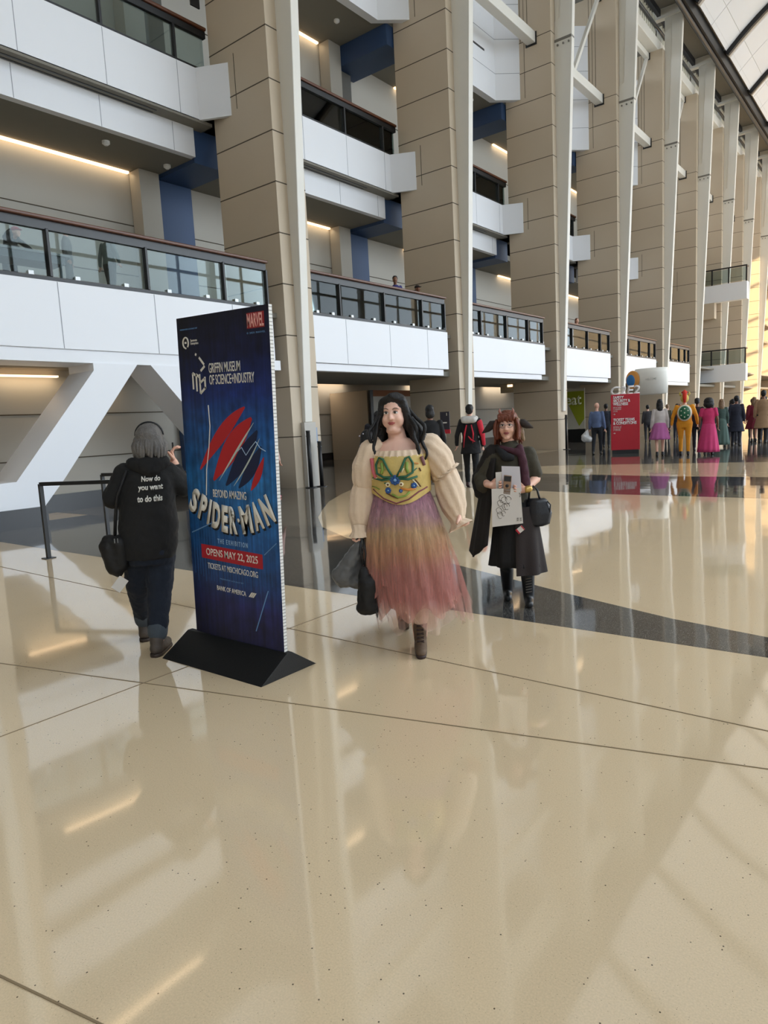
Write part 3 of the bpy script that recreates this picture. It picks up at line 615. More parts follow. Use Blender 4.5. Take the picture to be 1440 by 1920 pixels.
bm = bmesh.new(); pts = [(-.375+.03*math.cos(a), -.0155, 2.065+.036*math.sin(a)) for a in [math.radians(q) for q in range(-50, 290, 17)]]; tube(bm, pts, .0055, 6); tube(bm, [(-.375, -.0155, 2.06), (-.375, -.0155, 2.072)], .008, 8); obj('round_logo', bm, INK, pan)
ppoly([[(.262, 2.105), (.424, 2.105), (.424, 2.2), (.262, 2.2)]], mat('logo_red', (150, 40, 46), .5), 'logo_plate')
ptext('MARVEL', .152, .084, .343, 2.1525, PROSE, .02, y=-.0158)
ptext('© 2025 MARVEL', .17, .012, .343, 2.078, PPALE, .0, sp=1.3)
ptext('GRIFFIN MUSEUM\nOF SCIENCE+INDUSTRY', .45, .142, .082, 1.845, bold=.008, al='LEFT')
def seg(x0, z0, x1, z1, wd_=.008):
    d = Vector((x1-x0, z1-z0)).normalized(); n = Vector((-d.y, d.x))*wd_
    return [(x0+n.x, z0+n.y), (x1+n.x, z1+n.y), (x1-n.x, z1-n.y), (x0-n.x, z0-n.y)]
ppoly([seg(-.275,1.86,-.275,1.75), seg(-.275,1.86,-.237,1.84), seg(-.237,1.85,-.237,1.735), seg(-.237,1.85,-.205,1.83), seg(-.2,1.85,-.2,1.72),
       seg(-.2,1.79,-.145,1.82), seg(-.145,1.83,-.145,1.75), seg(-.2,1.72,-.14,1.76), seg(-.185,1.87,-.14,1.90), seg(-.195,1.96,-.145,1.91), seg(-.235,1.985,-.222,1.978)], INK, 'museum_logo').location.x = -.045
# loose web-like light threads and streaks of the backdrop
pline([(-.17,1.64),(-.165,1.5),(-.19,1.35),(-.23,1.2),(-.25,1.02)], .0035, INK, 'backdrop_thread')
pline([(.1,1.33),(.15,1.36),(.19,1.31),(.24,1.36),(.29,1.4),(.33,1.36),(.38,1.34)], .003, mat('thread_pale', (170,196,220), .5), 'backdrop_thread')
pline([(-.44,.74),(-.2,.83)], .004, MATS['poster_pale_blue'], 'backdrop_streak'); pline([(.2,.12),(.34,.42)], .004, MATS['poster_pale_blue'], 'backdrop_streak'); pline([(.32,.66),(.44,.75)], .003, MATS['poster_pale_blue'], 'backdrop_streak')
SW = [seg(-.46+.03*k, .42+.03*math.sin(k*2.3), -.455+.03*k, 1.0+.16*math.sin(k*1.7), .003) for k in range(1, 29)]
ppoly(SW, mat('backdrop_stroke', (34, 84, 140), .5), 'backdrop_stroke', -.0142, .0004)
# plain brush ribbons in place of the figure artwork
def ribbon(pts, ws, m, y):
    L_, R_ = [], []
    for i, (x, z) in enumerate(pts):
        a = Vector(pts[min(i+1, len(pts)-1)]) - Vector(pts[max(i-1, 0)]); n = Vector((-a.y, a.x)).normalized()*ws[i]
        L_.append((x+n.x, z+n.y)); R_.append((x-n.x, z-n.y))
    bm = bmesh.new()
    for i in range(len(pts)-1): prism(bm, [L_[i], L_[i+1], R_[i+1], R_[i]], 'y', y-.0006, y)
    return obj('brush_ribbon', bm, m, pan)
def curve_(a, b, c, n=14): return [((1-t)**2*a[0]+2*t*(1-t)*b[0]+t*t*c[0], (1-t)**2*a[1]+2*t*(1-t)*b[1]+t*t*c[1]) for t in [k/n for k in range(n+1)]]
def swell(w_, n=14): return [w_*(.12+.88*math.sin(PI*k/n)) for k in range(n+1)]
AR = mat('art_red', (186, 34, 40), .5); AN = mat('art_navy', (16, 30, 66), .5); AL = mat('art_light', (196, 206, 196), .5)
ribbon(curve_((.20,1.62),(-.02,1.50),(-.30,1.20)), swell(.05), AR, -.0145); ribbon(curve_((.26,1.55),(.08,1.40),(-.16,1.13)), swell(.075), AR, -.0147)
ribbon(curve_((.31,1.47),(.18,1.30),(-.03,1.10)), swell(.06), AN, -.0149); ribbon(curve_((.34,1.37),(.25,1.22),(.10,1.09)), swell(.045), AN, -.0151)
ribbon(curve_((.36,1.30),(.30,1.17),(.22,1.08)), swell(.028), AR, -.0153); ribbon(curve_((.28,1.52),(.12,1.36),(-.10,1.13)), swell(.008), AL, -.0161); ribbon(curve_((.33,1.42),(.22,1.26),(.05,1.10)), swell(.006), AL, -.0161)
# title
ptext('BEYOND AMAZING', .345, .055, 0, 1.04, bold=.012, y=-.0172)
word = 'SPIDER·MAN'; xs = [-.39,-.298,-.228,-.155,-.065,.02,.078,.155,.265,.365]
for i, ch in enumerate(word):
    x = xs[i]; u_ = (x+.0)/.4; z = .865 + .115*u_*u_ ; rot = u_*.52; hh = .19 if ch != '·' else .028; ww = {'S':.082,'P':.075,'I':.026,'D':.084,'E':.066,'R':.08,'·':.024,'M':.115,'A':.09,'N':.095}[ch]
    for dx, dz, mm, y in ((.012,-.013,PBLK,-.0145), (0,0,INK,-.0162)):
        ptext(ch, ww, hh, x+dx, z+dz, mm, .055, rot=rot, y=y, name='title_letter' if mm is INK else 'title_shadow')
ptext('THE EXHIBITION', .315, .034, 0, .705, mat('poster_light_blue', (160,190,216), .5), .008, sp=1.5)
ppoly([[(-.345,.565),(.3,.56),(.3,.66),(-.345,.665)]], PRED, 'red_strip')
ptext('OPENS MAY 22, 2025', .545, .06, -.02, .612, bold=.01, y=-.0158)
ptext('TICKETS AT MSICHICAGO.ORG', .53, .042, -.02, .515, bold=.004)
ptext('PRESENTED LOCALLY BY', .25, .009, -.03, .435, PPALE, .0)
ptext('BANK OF AMERICA', .31, .034, -.04, .365, bold=.012)
ppoly([[(.14+.018*k, .35), (.155+.018*k, .35), (.187+.018*k, .385), (.172+.018*k, .385)] for k in range(3)], INK, 'flag_logo')

# ------------------------------------------------------------------ red information kiosk and white booth sign
KR = mat('kiosk_red', (190, 26, 46), .35)
k = thing('info_kiosk', 'red free-standing convention kiosk with white block letters on top', 'kiosk', (-9.05, 26.4, 0), front(-9.05, 26.4)); k.scale = (.86, .86, 1)
B('base', BLACK, k, (-.56, .56, -.26, .26, 0, .14)); B('body', KR, k, (-.6, .6, -.28, .28, .14, 2.24), bevel=.01)
text('C2E2', 1.22, .34, Vector((0, -.2, 2.38)), RF, mat('kiosk_white', (232, 226, 222), .45), k, 'crest_lettering', .03, .15, .03)
def kt(s, wd_, ht_, x, z, b_=.02, al='LEFT'): text(s, wd_, ht_, Vector((x, -.283, z)), RF, MATS['kiosk_white'], k, 'lettering', b_, 0, .004, 1, al)
kt('SAFETY\nSECURITY &\nWELLNESS', .72, .36, -.15, 2.0, .04); kt('REPORT ANY CONCERNS\nTO CONVENTION STAFF\nAT ANY TIME', .34, .2, -.33, 1.68, 0)
kt('TICKET TERMS\n& CONDITIONS', .98, .24, -.02, 1.22, .04); kt('SEE THE FULL LIST\nOF TERMS HERE', .34, .18, -.33, .96, 0); kt('→', .1, .06, -.46, 1.5); kt('→', .1, .06, -.46, .78)
s_ = thing('booth_sign', 'white rounded booth sign with a blue and orange round emblem, behind the red kiosk', 'sign', (-10.2, 33, 0))
bm = bmesh.new(); loft(bm, [(.1,0,2.3,.5,.3),(.1,0,2.34,.72,.5),(.1,0,3.3,.76,.52),(.1,0,3.5,.72,.5)], 32); obj('drum', bm, mat('sign_white', (245, 242, 232), .5), s_, True)
bm = bmesh.new(); ell(bm, (-.60,-.45,3.02), (.32,.05,.42)); obj('emblem_disc', bm, mat('emblem_orange', (214,146,66), .5), s_, True)
bm = bmesh.new(); ell(bm, (-.68,-.49,2.98), (.2,.05,.28)); obj('emblem_shape', bm, mat('emblem_blue', (36,104,160), .5), s_, True)
bm = bmesh.new(); tube(bm, [(-.56,0,0),(-.56,0,2.6),(.0,0,2.7)], .06, 10); tube(bm, [(-.56,0,0),(-.56,0,.03)], .12, 20); obj('pole', bm, CAMW, s_)
text('WELCOME', .5, .1, Vector((.25, -.55, 3.0)), RF, mat('sign_grey_ink', (190,186,176), .5), s_, 'lettering', .01)
# green food wall graphic
g = thing('wall_graphic', 'cream wall panel with the word eat and a lime green pointed shape', 'wall graphic', (-15.75, 37.2, 0))
B('board', mat('graphic_cream', (196,192,176), .6), g, (-.75, .75, 0, .05, .75, 3.0)); B('dark_base', BLACK, g, (-.75, .75, 0, .06, 0, .74))
bm = bmesh.new(); prism(bm, [(-.55,2.85),(.72,2.85),(.72,1.3),(.42,.9)], 'y', -.012, -.002); obj('lime_shape', bm, mat('lime_green', (150,158,30), .6), g)
text('eat', .95, .52, Vector((.1, -.02, 2.35)), RF, mat('eat_white', (220,222,190), .6), g, 'lettering', .02, 0, .01)
# wayfinding sign on a stand
g = thing('sign_stand', 'small black and red sign on a thin white floor stand', 'sign', (-11.1, 17, 0))
B('board', mat('sign_black', (46,42,52), .5), g, (-.16, .16, -.01, .01, 1.32, 1.86)); B('red_strip', KR, g, (-.17, .17, -.012, .012, 1.22, 1.34)); B('white_label', INK, g, (-.07, .07, -.014, -.01, 1.52, 1.56), (.06,.08,-.014,-.01,1.74,1.82))
bm = bmesh.new(); tube(bm, [(0,0,.02),(0,0,1.25)], .014, 8); obj('pole', bm, mat('pole_cream', (200,190,165), .5), g); B('foot', BLACK, g, (-.2,.2,-.2,.2,0,.02))
# stanchions by the pillars
def stanchion(x, y, h, label, pad=False):
    g = thing('stanchion', label, 'post', (x, y, 0))
    bm = bmesh.new(); tube(bm, [(0,0,.02),(0,0,h)], .055, 14); obj('post', bm, BLACK, g, True)
    bm = bmesh.new(); tube(bm, [(0,0,0),(0,0,.02)], .16, 20); obj('foot', bm, BLACK, g)
    bm = bmesh.new(); tube(bm, [(0,0,h),(0,0,h+.03)], .06, 14); tube(bm, [(.07,0,h-.12),(-.07,0,h-.12)], .02, 8); obj('belt_head', bm, DGREY, g)
    return g
stanchion(-12.9, 13.1, 1.5, 'taller black belt post left of the pair at the foot of the nearest pillar')
stanchion(-12.85, 13.46, 1.2, 'shorter black belt post right of the pair at the foot of the nearest pillar')
stanchion(-12.9, 29.8, 1.55, 'black belt post at the foot of the third pillar')
g = thing('notice_plate', 'small blue-grey notice plate on the front of the nearest pillar above the belt posts', 'notice'); B('plate', mat('notice_blue', (140,156,180), .4), g, (-13.19, -13.17, 13.55, 13.75, 1.18, 1.6))
# emergency light / exit box
g = thing('emergency_light', 'small lit box lamp on the pillar side under the second balcony', 'light'); B('housing', mat('beige_box', (170,156,130), .5), g, (-16.0, -15.3, 29.42, 29.6, 2.75, 3.15)); B('lamp', COVE, g, (-15.62, -15.36, 29.4, 29.42, 3.02, 3.12))
g = thing('hanging_marker', 'black hanging marker sign at the very top left beside the nearest pillar', 'sign'); B('plate', BLACK, g, (-15.24, -15.2, 12.22, 12.5, 12.5, 13.3))
bm = bmesh.new(); tube(bm, [(-15.19, 12.36+.06*math.cos(q*PI/8), 12.8+.08*math.sin(q*PI/8)) for q in range(17)], .012, 6); obj('ring_symbol', bm, INK, g)
bm = bmesh.new(); tube(bm, [(-15.22,12.36,13.3),(-15.22,12.36,15.5)], .012, 6); obj('rod', bm, DGREY, g)
g = thing('sign_band', 'brown wood sign band with dark doors below it at the back under the lower balcony', 'sign band'); B('band', mat('brown_sign', (128,74,34), .6), g, (-20.1, -20.0, 24.7, 28.0, 2.88, 3.16)); B('door_frame', BLACK, g, (-20.1, -20.0, 24.5, 24.7, 0, 3.16)); B('side_wall', WALLB, g, (-20.2, -20.1, 24.7, 29, 0, 3.16)); B('return_wall', STONE, g, (-22.5, -20.2, 24.5, 24.7, 0, 3.16))
# black barrier rails in front of the white truss
def rail(x0, y0, x1, y1, label):
    g = thing('barrier_rail', label, 'barrier')
    for (x, y) in ((x0, y0), (x1, y1)):
        bm = bmesh.new(); bar(bm, (x, y, 0), (x, y, 1.03), .05, .05); obj('post', bm, BLACK, g)
        bm = bmesh.new(); bar(bm, (x, y, 0), (x, y, .012), .14, .14); obj('foot', bm, BLACK, g)
    bm = bmesh.new(); bar(bm, (x0, y0, 1.03), (x1, y1, 1.03), .05, .05); obj('top_rail', bm, BLACK, g)
    return g
rail(-9.45, 4.37, -8.15, 4.95, 'nearer black barrier rail in front of the white truss')
rail(-10.3, 5.75, -7.3, 6.5, 'farther black barrier rail, behind the person in the black hoodie')
# things on the near balcony
g = thing('balcony_table', 'grey topped table on the near lower balcony at the left edge', 'table', (-14.3, 6.6, 4.62)); B('tabletop', mat('table_grey', (150,152,150), .4), g, (-.35, .35, -1.1, 1.0, .70, .74)); B('skirt', DGREY, g, (-.3, .3, -1.0, .9, .55, .7))
for (x, y) in ((-.28,-.9),(.28,-.9),(-.28,.8),(.28,.8)): B('leg', DGREY, g, (x-.02, x+.02, y-.02, y+.02, 0, .55))
g = thing('white_vase', 'white bulging vase with a stick on the second balcony floor', 'vase', (-13.75, 20.3, 4.62)); bm = bmesh.new(); loft(bm, [(0,0,0,.1,.1),(0,0,.08,.15,.15),(0,0,.35,.17,.17),(0,0,.55,.1,.1),(0,0,.62,.07,.07)], 20); obj('body', bm, CAMW, g, True)
bm = bmesh.new(); tube(bm, [(0,0,.5),(.05,.25,1.05)], .02, 6); obj('stick', bm, INK, g)
g = thing('banner_table', 'table with a red and white printed cloth on the balcony behind the kiosk', 'table', (-14.0, 42.2, 4.62)); B('cloth', mat('cloth_red_white', (176,60,64), .7), g, (-.3,.3,-1.6,1.6,.45,.95)); B('lower_cloth', mat('cloth_white', (215,210,205), .7), g, (-.29,.29,-1.6,1.6,0,.45))
# ------------------------------------------------------------------ woman in the tulle skirt
WP = Vector((-2.78, 3.85, 0)); W = thing('person', 'woman with long black hair, cream puff sleeves, flowered bodice and long pink tulle skirt', 'person', WP, front(WP.x, WP.y))
hc = Vector((-.122, -.02, 1.662)); Rh = Matrix.Rotation(-.24, 3, 'Z'); hp, PW_ = head_prims(hc, Rh, 1.06)
cx = -.10
wr_r, wr_l = Vector((-.405, -.05, .885)), Vector((.29, -.045, .962))
fr_ = Vector((.05, -.1, -1)).normalized()
body = hp + [('l', [(cx,0,.86,.16,.13),(cx,0,.98,.2,.16),(cx,0,1.10,.18,.145),(cx,0,1.25,.185,.15),(cx,0,1.38,.18,.12),(cx,0,1.46,.14,.085),(cx,0,1.495,.075,.07)], 28),
  ('c', (cx,0,1.45), (hc.x, 0, 1.57), .066, .060), ('c', (-.27,0,1.44), (-.38,.02,1.17), .065, .05), ('c', (-.38,.02,1.17), wr_r, .048, .032), ('c', (.075,0,1.44), (.19,.03,1.18), .065, .05), ('c', (.19,.03,1.18), wr_l, .048, .032),
  ('c', (-.2,0,.9), (-.15,.06,.5), .11, .075), ('c', (-.15,.06,.5), (-.14,.34,.12), .072, .05), ('c', (-.02,0,.9), (-.02,-.07,.5), .11, .078), ('c', (-.02,-.07,.5), (-.015,-.06,.1), .075, .05),
  ('e', PW_(-.034,-.04,-.04), (.040,.036,.05)), ('e', PW_(.034,-.04,-.04), (.040,.036,.05)), ('e', PW_(0,-.03,-.105), (.055,.05,.03)), ('e', (-.19,-.07,1.3), (.08,.08,.08)), ('e', (-.02,-.07,1.3), (.08,.08,.08))]
body += hand_palm(wr_r, fr_, (1,0,0)) + hand_palm(wr_l, Vector((.1,-.2,-1)), (-1,0,0))
def ex(bm):
    hand_fingers(wr_r, fr_, (1,0,0), 1.1, -1)(bm); hand_fingers(wr_l, Vector((.1,-.2,-1)), (-1,0,0), 1.0, -1)(bm)
blob('body', body, SK2, W, .0065, 3, extra=ex)
face(W, PW_, Rh, 1.06, mat('lip_berry', (168, 84, 80), .4))
# blouse sleeves
CR = mat('cream_muslin', (220, 194, 166), .8, var=.05, scale=6, bump=.35, bscale=35, sheen=.2)
def sleeve(path, radii, name, f=9, amp=.05):
    bm = bmesh.new(); n = 36; seg_ = 40; P_ = [Vector(p) for p in path]
    def at(t):
        t *= len(P_)-1; i = min(int(t), len(P_)-2); u_ = t-i; u_ = u_*u_*(3-2*u_) if False else u_; return P_[i].lerp(P_[i+1], u_), radii[i]*(1-u_)+radii[i+1]*u_
    prev = None; V = []
    for k_ in range(n+1):
        p, r = at(k_/n); q = at(min(1, k_/n+.03))[0] - at(max(0, k_/n-.03))[0]; d = q.normalized(); s = Vector((1,0,0)); s = (s - d*s.dot(d)).normalized(); t_ = d.cross(s)
        V.append([bm.verts.new(p + (s*math.cos(a)+t_*math.sin(a))*r*(1+amp*math.sin(f*a+k_*.25)+.02*math.sin(17*a-k_*.5))) for a in [2*PI*j/seg_ for j in range(seg_)]])
    for A, B_ in zip(V, V[1:]):
        for j in range(seg_): bm.faces.new((A[j], A[(j+1)%seg_], B_[(j+1)%seg_], B_[j]))
    bm.faces.new(V[0][::-1])
    return obj(name, bm, CR, W, True)
sleeve([(-.215,0,1.47),(-.29,0,1.42),(-.335,0,1.3),(-.355,.01,1.2),(-.365,.02,1.17)], [.05,.088,.098,.085,.07], 'upper_sleeve')
sleeve([(-.35,.02,1.2),(-.37,.01,1.1),(-.395,-.01,.98),(-.405,-.03,.9),(-.405,-.05,.87),(-.405,-.05,.83)], [.075,.092,.085,.055,.05,.075], 'lower_sleeve')
sleeve([(.02,0,1.47),(.10,0,1.43),(.165,0,1.34),(.195,.01,1.26),(.21,.02,1.22)], [.055,.095,.105,.09,.06], 'upper_sleeve')
sleeve([(.19,.02,1.29),(.205,.02,1.25),(.215,.02,1.235)], [.072,.10,.108], 'sleeve_ruffle', 13, .09)
sleeve([(.205,.02,1.25),(.235,.01,1.12),(.262,-.01,1.0),(.275,-.03,.93),(.28,-.04,.905),(.30,-.05,.865)], [.08,.10,.088,.06,.05,.092], 'lower_sleeve', 9, .06)
# bodice
BC = mat('bodice_yellow', (196, 168, 96), .6, var=.3, scale=14, bump=.2)
RX, RY, CY = .208, .172, -.012
def bodz(z): return RX*(1.0 + (.02 if z > 1.25 else -.0)), RY*(1.05+ .14*math.exp(-((z-1.27)/.07)**2))
bm = bmesh.new(); V = []
seg_ = 48
for i in range(13):
    row = []
    for j in range(seg_):
        a = 2*PI*j/seg_; fr__ = max(0, -math.sin(a)); top = 1.395 - .015*fr__; bot = 1.13 - .075*fr__**3; z = top + (bot-top)*i/12
        rx, ry = bodz(z); nar = .92 + .08*min(1, (i/3)) if i < 3 else 1
        row.append(bm.verts.new((cx + rx*nar*math.cos(a), CY + ry*nar*math.sin(a), z)))
    V.append(row)
for A, B_ in zip(V, V[1:]):
    for j in range(seg_): bm.faces.new((A[j], A[(j+1)%seg_], B_[(j+1)%seg_], B_[j]))
bod = obj('bodice', bm, BC, W, True)
def sp(x, z, e=.006):
    rx, ry = bodz(z); q = max(-.98, min(.98, (x-cx)/rx)); return Vector((x, CY - ry*math.sqrt(1-q*q) - e, z))
def emb(pts, r, m, name, closed=False):
    bm = bmesh.new(); P_ = [sp(*p) for p in pts]; tube(bm, P_ + ([P_[0]] if closed else []), r, 6); return obj(name, bm, m, bod, True)
GRN = mat('embroidery_green', (34, 92, 66), .6, var=.3, scale=60); BLU = mat('embroidery_blue', (34, 78, 140), .6, var=.35, scale=60); PNK = mat('embroidery_pink', (196, 96, 100), .6, var=.2, scale=30); ORG = mat('embroidery_orange', (206, 128, 52), .6); CRE = mat('embroidery_cream', (236, 224, 186), .6); LGR = mat('embroidery_leaf', (128, 150, 62), .6); BRN = mat('embroidery_brown', (96, 58, 28), .6)
for s in (-1, 1):
    emb([(cx-.035+s*.012, 1.245), (cx-.035+s*.045, 1.30), (cx-.035+s*.075, 1.365), (cx-.035+s*.10, 1.375), (cx-.035+s*.125, 1.33), (cx-.035+s*.12, 1.27), (cx-.035+s*.075, 1.245)], .0085, GRN, 'green_scroll', True)
    emb([(cx-.035+s*.02, 1.235), (cx-.035+s*.09, 1.225), (cx-.035+s*.15, 1.24)], .008, GRN, 'green_scroll')
    emb([(cx-.035+s*.085, 1.34), (cx-.035+s*.08, 1.30), (cx-.035+s*.09, 1.27)], .011, LGR, 'leaf')
    bm = bmesh.new(); ell(bm, sp(cx-.04+s*.045, 1.195), (.016,.006,.015)); ell(bm, sp(cx-.04+s*.045, 1.195, .011), (.007,.004,.007)); obj('daisy', bm, CRE, bod, True)
    bm = bmesh.new(); ell(bm, sp(cx-.04+s*.045, 1.195, .014), (.007,.004,.007)); obj('daisy_eye', bm, BRN, bod, True)
def flower(x, z, r, name='blue_flower'):
    bm = bmesh.new()
    for q in range(8): a = q*PI/4; ell(bm, sp(x+r*.62*math.cos(a), z+r*.62*math.sin(a), .008), (r*.36, .006, r*.36))
    f = obj(name, bm, BLU, bod, True); bm = bmesh.new(); ell(bm, sp(x, z, .014), (r*.3,.005,r*.3)); obj('flower_centre', bm, mat('flower_pale', (120,160,200), .5), f, True)
rq = random.Random(21)
for q in range(15):
    x_, z_ = cx + (rq.random()-.5)*.36, 1.15 + rq.random()*.22; l_ = .012+.02*rq.random(); a_ = rq.random()*6
    emb([(x_-l_*math.cos(a_), z_-l_*math.sin(a_)), (x_, z_+.004), (x_+l_*math.cos(a_), z_+l_*math.sin(a_))], .003+.002*rq.random(), [LGR, ORG, CRE, GRN, BRN, PNK][q % 6], 'sprig')
flower(cx-.035, 1.225, .036); flower(cx-.085, 1.155, .022); flower(cx+.09, 1.18, .022); flower(cx+.0, 1.15, .014)
emb([(cx-.19, 1.37), (cx-.18, 1.28), (cx-.165, 1.24)], .014, PNK, 'pink_patch'); emb([(cx+.15, 1.37), (cx+.165, 1.31)], .012, mat('embroidery_mauve', (128,84,88), .6), 'mauve_patch')
emb([(cx-.06, 1.13), (cx-.02, 1.105), (cx+.03, 1.115), (cx+.06, 1.14)], .007, LGR, 'leaf'); emb([(cx-.10, 1.14),(cx-.06,1.115),(cx-.02,1.10)], .005, BRN, 'stem'); emb([(cx, 1.165), (cx+.05, 1.155), (cx+.1, 1.16)], .008, ORG, 'orange_bar')
emb([(cx-.19,1.16),(cx-.12,1.10),(cx-.035,1.066),(cx+.05,1.09),(cx+.12,1.135),(cx+.18,1.16)], .005, mat('bodice_piping', (126,62,70), .6), 'lower_piping')
# neck ruffle
bm = bmesh.new(); loft(bm, [(cx,CY,1.375,.196,.165),(cx,CY,1.40,.185,.15),(cx,CY,1.418,.176,.138)], 120, lambda u_, a: .045*math.sin(26*a)*(1-u_*.3), close=False); obj('neck_ruffle', bm, CR, W, True)
# tulle skirt: an opaque underskirt and sheer gathered layers
def tulle(name, alpha):
    m = bpy.data.materials.new(name); m.use_nodes = True; nt = m.node_tree; N = nt.nodes; L = nt.links; b = N['Principled BSDF']; b.inputs['Roughness'].default_value = .9; b.inputs['Sheen Weight'].default_value = .2
    tc = N.new('ShaderNodeTexCoord'); sp_ = N.new('ShaderNodeSeparateXYZ'); L.new(tc.outputs['Object'], sp_.inputs[0])
    no = N.new('ShaderNodeTexNoise'); no.inputs['Scale'].default_value = 6; L.new(tc.outputs['Object'], no.inputs['Vector'])
    ma = N.new('ShaderNodeMath'); ma.operation = 'MULTIPLY_ADD'; ma.inputs[1].default_value = .22; L.new(no.outputs['Fac'], ma.inputs[0]); L.new(sp_.outputs['Z'], ma.inputs[2])
    mr = N.new('ShaderNodeMapRange'); mr.inputs['From Min'].default_value = .30; mr.inputs['From Max'].default_value = 1.26; L.new(ma.outputs[0], mr.inputs['Value'])
    cr = N.new('ShaderNodeValToRGB'); L.new(mr.outputs[0], cr.inputs[0]); e = cr.color_ramp.elements
    e[0].position = 0; e[0].color = (*lin((214, 184, 166)), 1); e[1].position = 1; e[1].color = (*lin((166, 112, 134)), 1)
    for p, c in ((.10,(198,146,130)),(.22,(186,122,112)),(.42,(184,122,110)),(.56,(190,140,106)),(.70,(194,158,118)),(.84,(176,134,140))): x = e.new(p); x.color = (*lin(c), 1)
    L.new(cr.outputs[0], b.inputs['Base Color'])
    if alpha < 1:
        wv = N.new('ShaderNodeMapping'); wv.inputs['Scale'].default_value = (60, 60, 3); L.new(tc.outputs['Object'], wv.inputs[0]); n2 = N.new('ShaderNodeTexNoise'); n2.inputs['Scale'].default_value = 1; L.new(wv.outputs[0], n2.inputs['Vector'])
        m3 = N.new('ShaderNodeMapRange'); m3.inputs['From Min'].default_value = .3; m3.inputs['From Max'].default_value = .7; m3.inputs['To Min'].default_value = alpha*.55; m3.inputs['To Max'].default_value = min(1, alpha*1.45); L.new(n2.outputs['Fac'], m3.inputs['Value']); L.new(m3.outputs[0], b.inputs['Alpha'])
    return m
def skirt(name, m, zb, r0, r1, lean, ph, amp, freq, wob=.0, alpha_end=0):
    bm = bmesh.new(); rg = []
    for q in range(15):
        u_ = q/14; z = 1.135 - (1.135-zb)*u_; g_ = math.sin(min(1, u_*1.25)*PI/2)**.8
        rg.append((cx + lean*u_*u_, CY+.02 - .01*u_, z, .19+(r1-.19)*g_*(1 if u_ < .8 else 1+.04*(u_-.8)), .165+(r1*.86-.165)*g_))
    rd = random.Random(ph)
    c1, c2, c3 = rd.random()*6, rd.random()*6, rd.random()*6
    loft(bm, rg, 150, lambda u_, a: amp*(.25+u_)*(math.sin(freq*a+c1+1.5*u_)+.5*math.sin(freq*1.7*a+c2-2*u_)+.35*math.sin(5*a+c3)), close=False)
    for v in bm.verts:
        if v.co.z < zb+.12: v.co.z += wob*math.sin(7*math.atan2(v.co.y, v.co.x-cx)+ph)*(1-(v.co.z-zb)/.12)
    return obj(name, bm, m, W, True)
skirt('underskirt', tulle('tulle_inner', 1), .36, .19, .235, .05, 1, .02, 17, .03)
TL = tulle('tulle_sheer', .58); TS = tulle('tulle_light', .26)
skirt('tulle_layer', TL, .34, .2, .27, .04, 2, .03, 19, .05); skirt('tulle_layer', TL, .30, .2, .29, .05, 3, .035, 16, .05); skirt('tulle_layer', TL, .45, .2, .295, .02, 4, .035, 21, .06)
skirt('tulle_overlay', TS, .21, .2, .31, .09, 5, .05, 13, .05)
skirt('tulle_overlay', TS, .27, .2, .325, .13, 6, .06, 11, .07)
# pantaloon legs and boots
PTL = mat('cream_lace', (216, 190, 164), .8, bump=.3)
blob('pantaloon', [('c', (-.02,-.07,.5), (-.012,-.07,.23), .085, .062)], PTL, W, .012, 3, .01, .03); blob('pantaloon', [('c', (-.15,.08,.5), (-.14,.30,.19), .08, .055)], PTL, W, .012, 3, .01, .03)
BT = mat('brown_suede_boot', (96, 76, 58), .75, var=.2, scale=20, bump=.3); BTD = mat('boot_dark_tongue', (44, 26, 22), .6)
def boot(x, y, z, pitch_, lab):
    R = Matrix.Rotation(pitch_, 3, 'X'); o_ = Vector((x, y, z))
    def T(a, b, c): return o_ + R @ Vector((a, b, c))
    b_ = blob('boot', [('c', T(0,.05,.045), T(0,-.04,.05), .046, .046), ('c', T(0,-.04,.045), T(0,-.135,.036), .047, .036), ('c', T(0,.035,.08), T(0,.03,.22), .047, .055)], BT, W, .009, 3)
    bm = bmesh.new(); 
    for q in range(5): tube(bm, [T(-.025,-.024-.02*(4-q)*.9-.012,.10+.022*q), T(.025,-.026-.02*(4-q)*.9-.012,.112+.022*q)], .004, 6); tube(bm, [T(.025,-.024-.02*(4-q)*.9-.012,.10+.022*q), T(-.025,-.026-.02*(4-q)*.9-.012,.112+.022*q)], .004, 6)
    obj('boot_lace', bm, BTD, b_)
    sl = blob('sole', [('c', T(0,.06,.014), T(0,-.03,.012), .043, .043), ('c', T(0,-.03,.012), T(0,-.14,.012), .044, .036)], BTD, b_, .01, 1)
    for v in sl.data.vertices:
        l = R.transposed() @ (v.co - o_); l.z = max(0.0, min(.022, l.z)); v.co = o_ + R @ l
boot(-.015, -.10, 0, 0, ''); boot(-.14, .345, .045, -.55, '')
# hair
bm = bmesh.new(); rnd = random.Random(3)
Hc = hc
def Q(x, y, z): return hc + Rh @ (Vector((x, y, z))*1.06)
roots = []
for i in range(46):
    a = PI*(.04+.92*i/45); r_ = .082
    roots.append((Q(r_*math.cos(a)*1.03, .012+.085*math.sin(a), .03+.02*rnd.random()), Rh @ Vector((math.cos(a)*.55, math.sin(a)*.75, 0))))
locks(bm, roots, .42, .075, .0125, 30, rnd, wave=.022, freq=34)
locks(bm, roots, .45, .105, .010, 30, rnd, wave=.028, freq=30)
locks(bm, [(Q(-.084,-.02,.01), (-.5,-.5,0)), (Q(-.088,.0,-.0), (-.7,-.2,0)), (Q(-.09,.0,.02), (-.8,-.6,0)), (Q(.086,-.02,.02), (.6,-.5,0)), (Q(.09,.0,.0), (.9,-.3,0)), (Q(.09,.0,.04), (1.,-.6,0)), (Q(.086,-.01,.0), (.5,-.7,0))], .42, .1, .011, 30, rnd, wave=.024, freq=36)
hm_ = obj('hair_tmp', bm, HB, None); tmp = hm_.data
